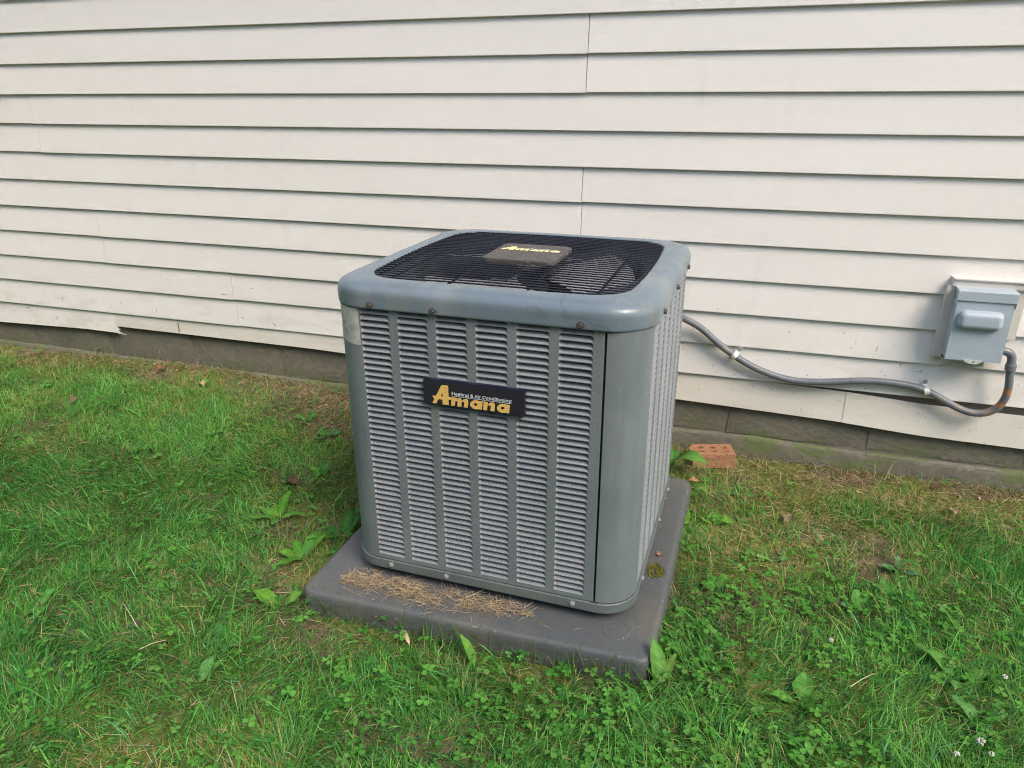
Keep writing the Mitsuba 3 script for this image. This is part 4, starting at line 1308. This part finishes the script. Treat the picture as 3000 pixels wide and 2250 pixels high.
# scattered single stems on the rest of the pad
n = 90
sx_, sy_ = g.uniform(-0.24, -0.13, n), g.uniform(-1.27, -0.45, n)
sx_[:35], sy_[:35] = g.uniform(-0.95, -0.15, 35), g.uniform(-1.31, -1.25, 35)
v, f, c = blades(sx_, sy_, np.full(n, ZP + 0.0012), g.uniform(0.008, 0.035, n), g.uniform(0.0007, 0.0013, n), g.uniform(0, 6.28, n), np.full(n, 1.55), g.uniform(-0.05, 0.03, n), ramp((0.10, 0.08, 0.06), (0.55, 0.5, 0.36), g.uniform(0, 1, n)), 2)
add('stem_litter', (v, f), 'm_dry', False, color=c, label='loose bits of stem scattered over the pad top', category='litter', kind='stuff')

# moss clump beside the unit on the pad
n = 260
a_, r_ = g.uniform(0, 6.28, n), 0.030 * np.sqrt(g.uniform(0, 1, n))
mx, my = -0.152 + r_ * np.cos(a_) * 0.75, -0.960 + r_ * np.sin(a_) * 1.2
v, f, c = blades(mx, my, np.full(n, ZP), g.uniform(0.004, 0.013, n), g.uniform(0.002, 0.0045, n), g.uniform(0, 6.28, n), g.uniform(0.4, 1.4, n), g.uniform(0, 0.8, n), ramp((0.08, 0.085, 0.02), (0.22, 0.20, 0.04), g.uniform(0, 1, n)), 2)
add('moss_clump', (v, f), 'm_grass', False, color=c, label='small clump of yellow green moss on the pad right of the unit', category='moss')


# fallen leaves and flowers
def dead_leaf(x, y, length, width, az, label, base, z=None, curl=60):
    k = thing_key('fallen_leaf')
    z0 = float(ground_z(x, y)) + 0.018 if z is None else z
    v_, f_ = leaf_mesh(length, width, math.radians(az), math.radians(curl * 0.45), math.radians(curl), 0.16, g, (x, y, z0), 0.12, fold=0.5)
    add(k, (v_, f_), 'm_deadleaf', True, color=leaf_color(len(v_), g, base), label=label, category='leaf')


dead_leaf(-2.79, -0.50, 0.075, 0.045, 100, 'curled brown leaf lying in the lawn at the far left', (0.20, 0.12, 0.085))
dead_leaf(-1.53, -0.77, 0.085, 0.045, 10, 'dark red brown dead leaf in the grass left of the unit', (0.11, 0.06, 0.045))
dead_leaf(0.21, -0.48, 0.060, 0.030, 60, 'brown leaf on the thin grass right of the pad', (0.25, 0.165, 0.12))
dead_leaf(0.76, -0.26, 0.050, 0.024, 95, 'tiny dry leaf in the grass near the foundation at the right', (0.28, 0.19, 0.14))
dead_leaf(-0.125, -0.305, 0.060, 0.028, 15, 'tan leaf just behind the pad back corner', (0.32, 0.21, 0.14))
dead_leaf(-0.165, -0.885, 0.026, 0.020, 20, 'scrap of orange brown leaf on the pad beside the unit', (0.25, 0.13, 0.09), ZP + 0.001, 20)
dead_leaf(-2.32, -0.20, 0.06, 0.035, 150, 'pale dry leaf on the soil under the torn siding', (0.42, 0.30, 0.18))
dead_leaf(-1.48, -0.16, 0.07, 0.035, 20, 'brown leaf on the bare soil behind the unit at left', (0.28, 0.16, 0.10))
dead_leaf(-1.30, -0.22, 0.07, 0.03, 70, 'grey brown leaf scrap close to the foundation beside the unit', (0.33, 0.22, 0.15))
dead_leaf(-2.66, -0.12, 0.065, 0.04, 80, 'brown leaf litter by the foundation at the left', (0.22, 0.11, 0.07))
dead_leaf(-0.72, -1.395, 0.075, 0.012, 130, 'pale curled dry leaf blade leaning at the pad front', (0.62, 0.47, 0.36), 0.012, 30)


def flower(x, y, label, h=0.05, r=0.010):
    k = thing_key('clover_flower')
    tag(k, label, 'flower')
    z0 = float(ground_z(x, y))
    heads = []
    for _ in range(46):
        d_ = g.normal(0, 1, 3)
        d_ /= np.linalg.norm(d_)
        if d_[2] < -0.5:
            continue
        p0 = np.array([x, y, z0 + h]) + d_ * r * 0.35
        p1 = np.array([x, y, z0 + h]) + d_ * r * g.uniform(0.85, 1.1)
        heads.append(tube([p0, (p0 + p1) / 2, p1], [0.0012, 0.0022, 0.0006], 5))
    add(f'{k}__bloom', cat(heads), 'm_flower')
    v_, f_, c_ = blades(np.array([x]), np.array([y]), np.array([z0]), np.array([h]), np.array([0.002]), np.array([0.3]), np.array([0.02]), np.array([0.02]), np.array([[0.07, 0.17, 0.05]]))
    add(f'{k}__stalk', (v_, f_), 'm_grass', color=c_)


flower(0.589, -1.320, 'white clover flower, largest one, at the lower right of the lawn', 0.05, 0.0095)
flower(0.535, -1.366, 'white clover flower left of the largest flower', 0.045, 0.007)
flower(0.606, -1.340, 'small white clover flower just below the largest one', 0.042, 0.006)
flower(0.690, -1.095, 'white clover flower near the large arching dandelion leaf', 0.05, 0.007)
flower(0.308, -1.080, 'white clover flower alone in the grass right of the pad', 0.05, 0.0065)


def straw(a, b, r, label, col=(0.62, 0.55, 0.38)):
    k = thing_key('straw')
    scene['m_straw'] = scene.get('m_straw') or pr((0.46, 0.40, 0.27), 0.7)
    p = np.linspace(a, b, 6) + np.array([[0, 0, 0.004 * math.sin(np.pi * i / 5)] for i in range(6)])
    add(k, tube(p, np.linspace(r, r * 0.6, 6), 6), 'm_straw', True, label=label, category='straw')


straw((0.34, -1.235, 0.045), (0.395, -1.185, 0.055), 0.0011, 'pale straw standing out of the clover right of the pad')
straw((-1.43, -1.565, 0.030), (-1.52, -1.515, 0.045), 0.0012, 'pale bent straw in the lawn at the lower left')
straw((-1.35, -1.64, 0.04), (-1.30, -1.60, 0.05), 0.0010, 'short pale straw in the grass below the bent one')
straw((-0.02, -0.70, 0.02), (0.00, -0.83, 0.03), 0.0010, 'long dry straw lying in the dead grass right of the pad')
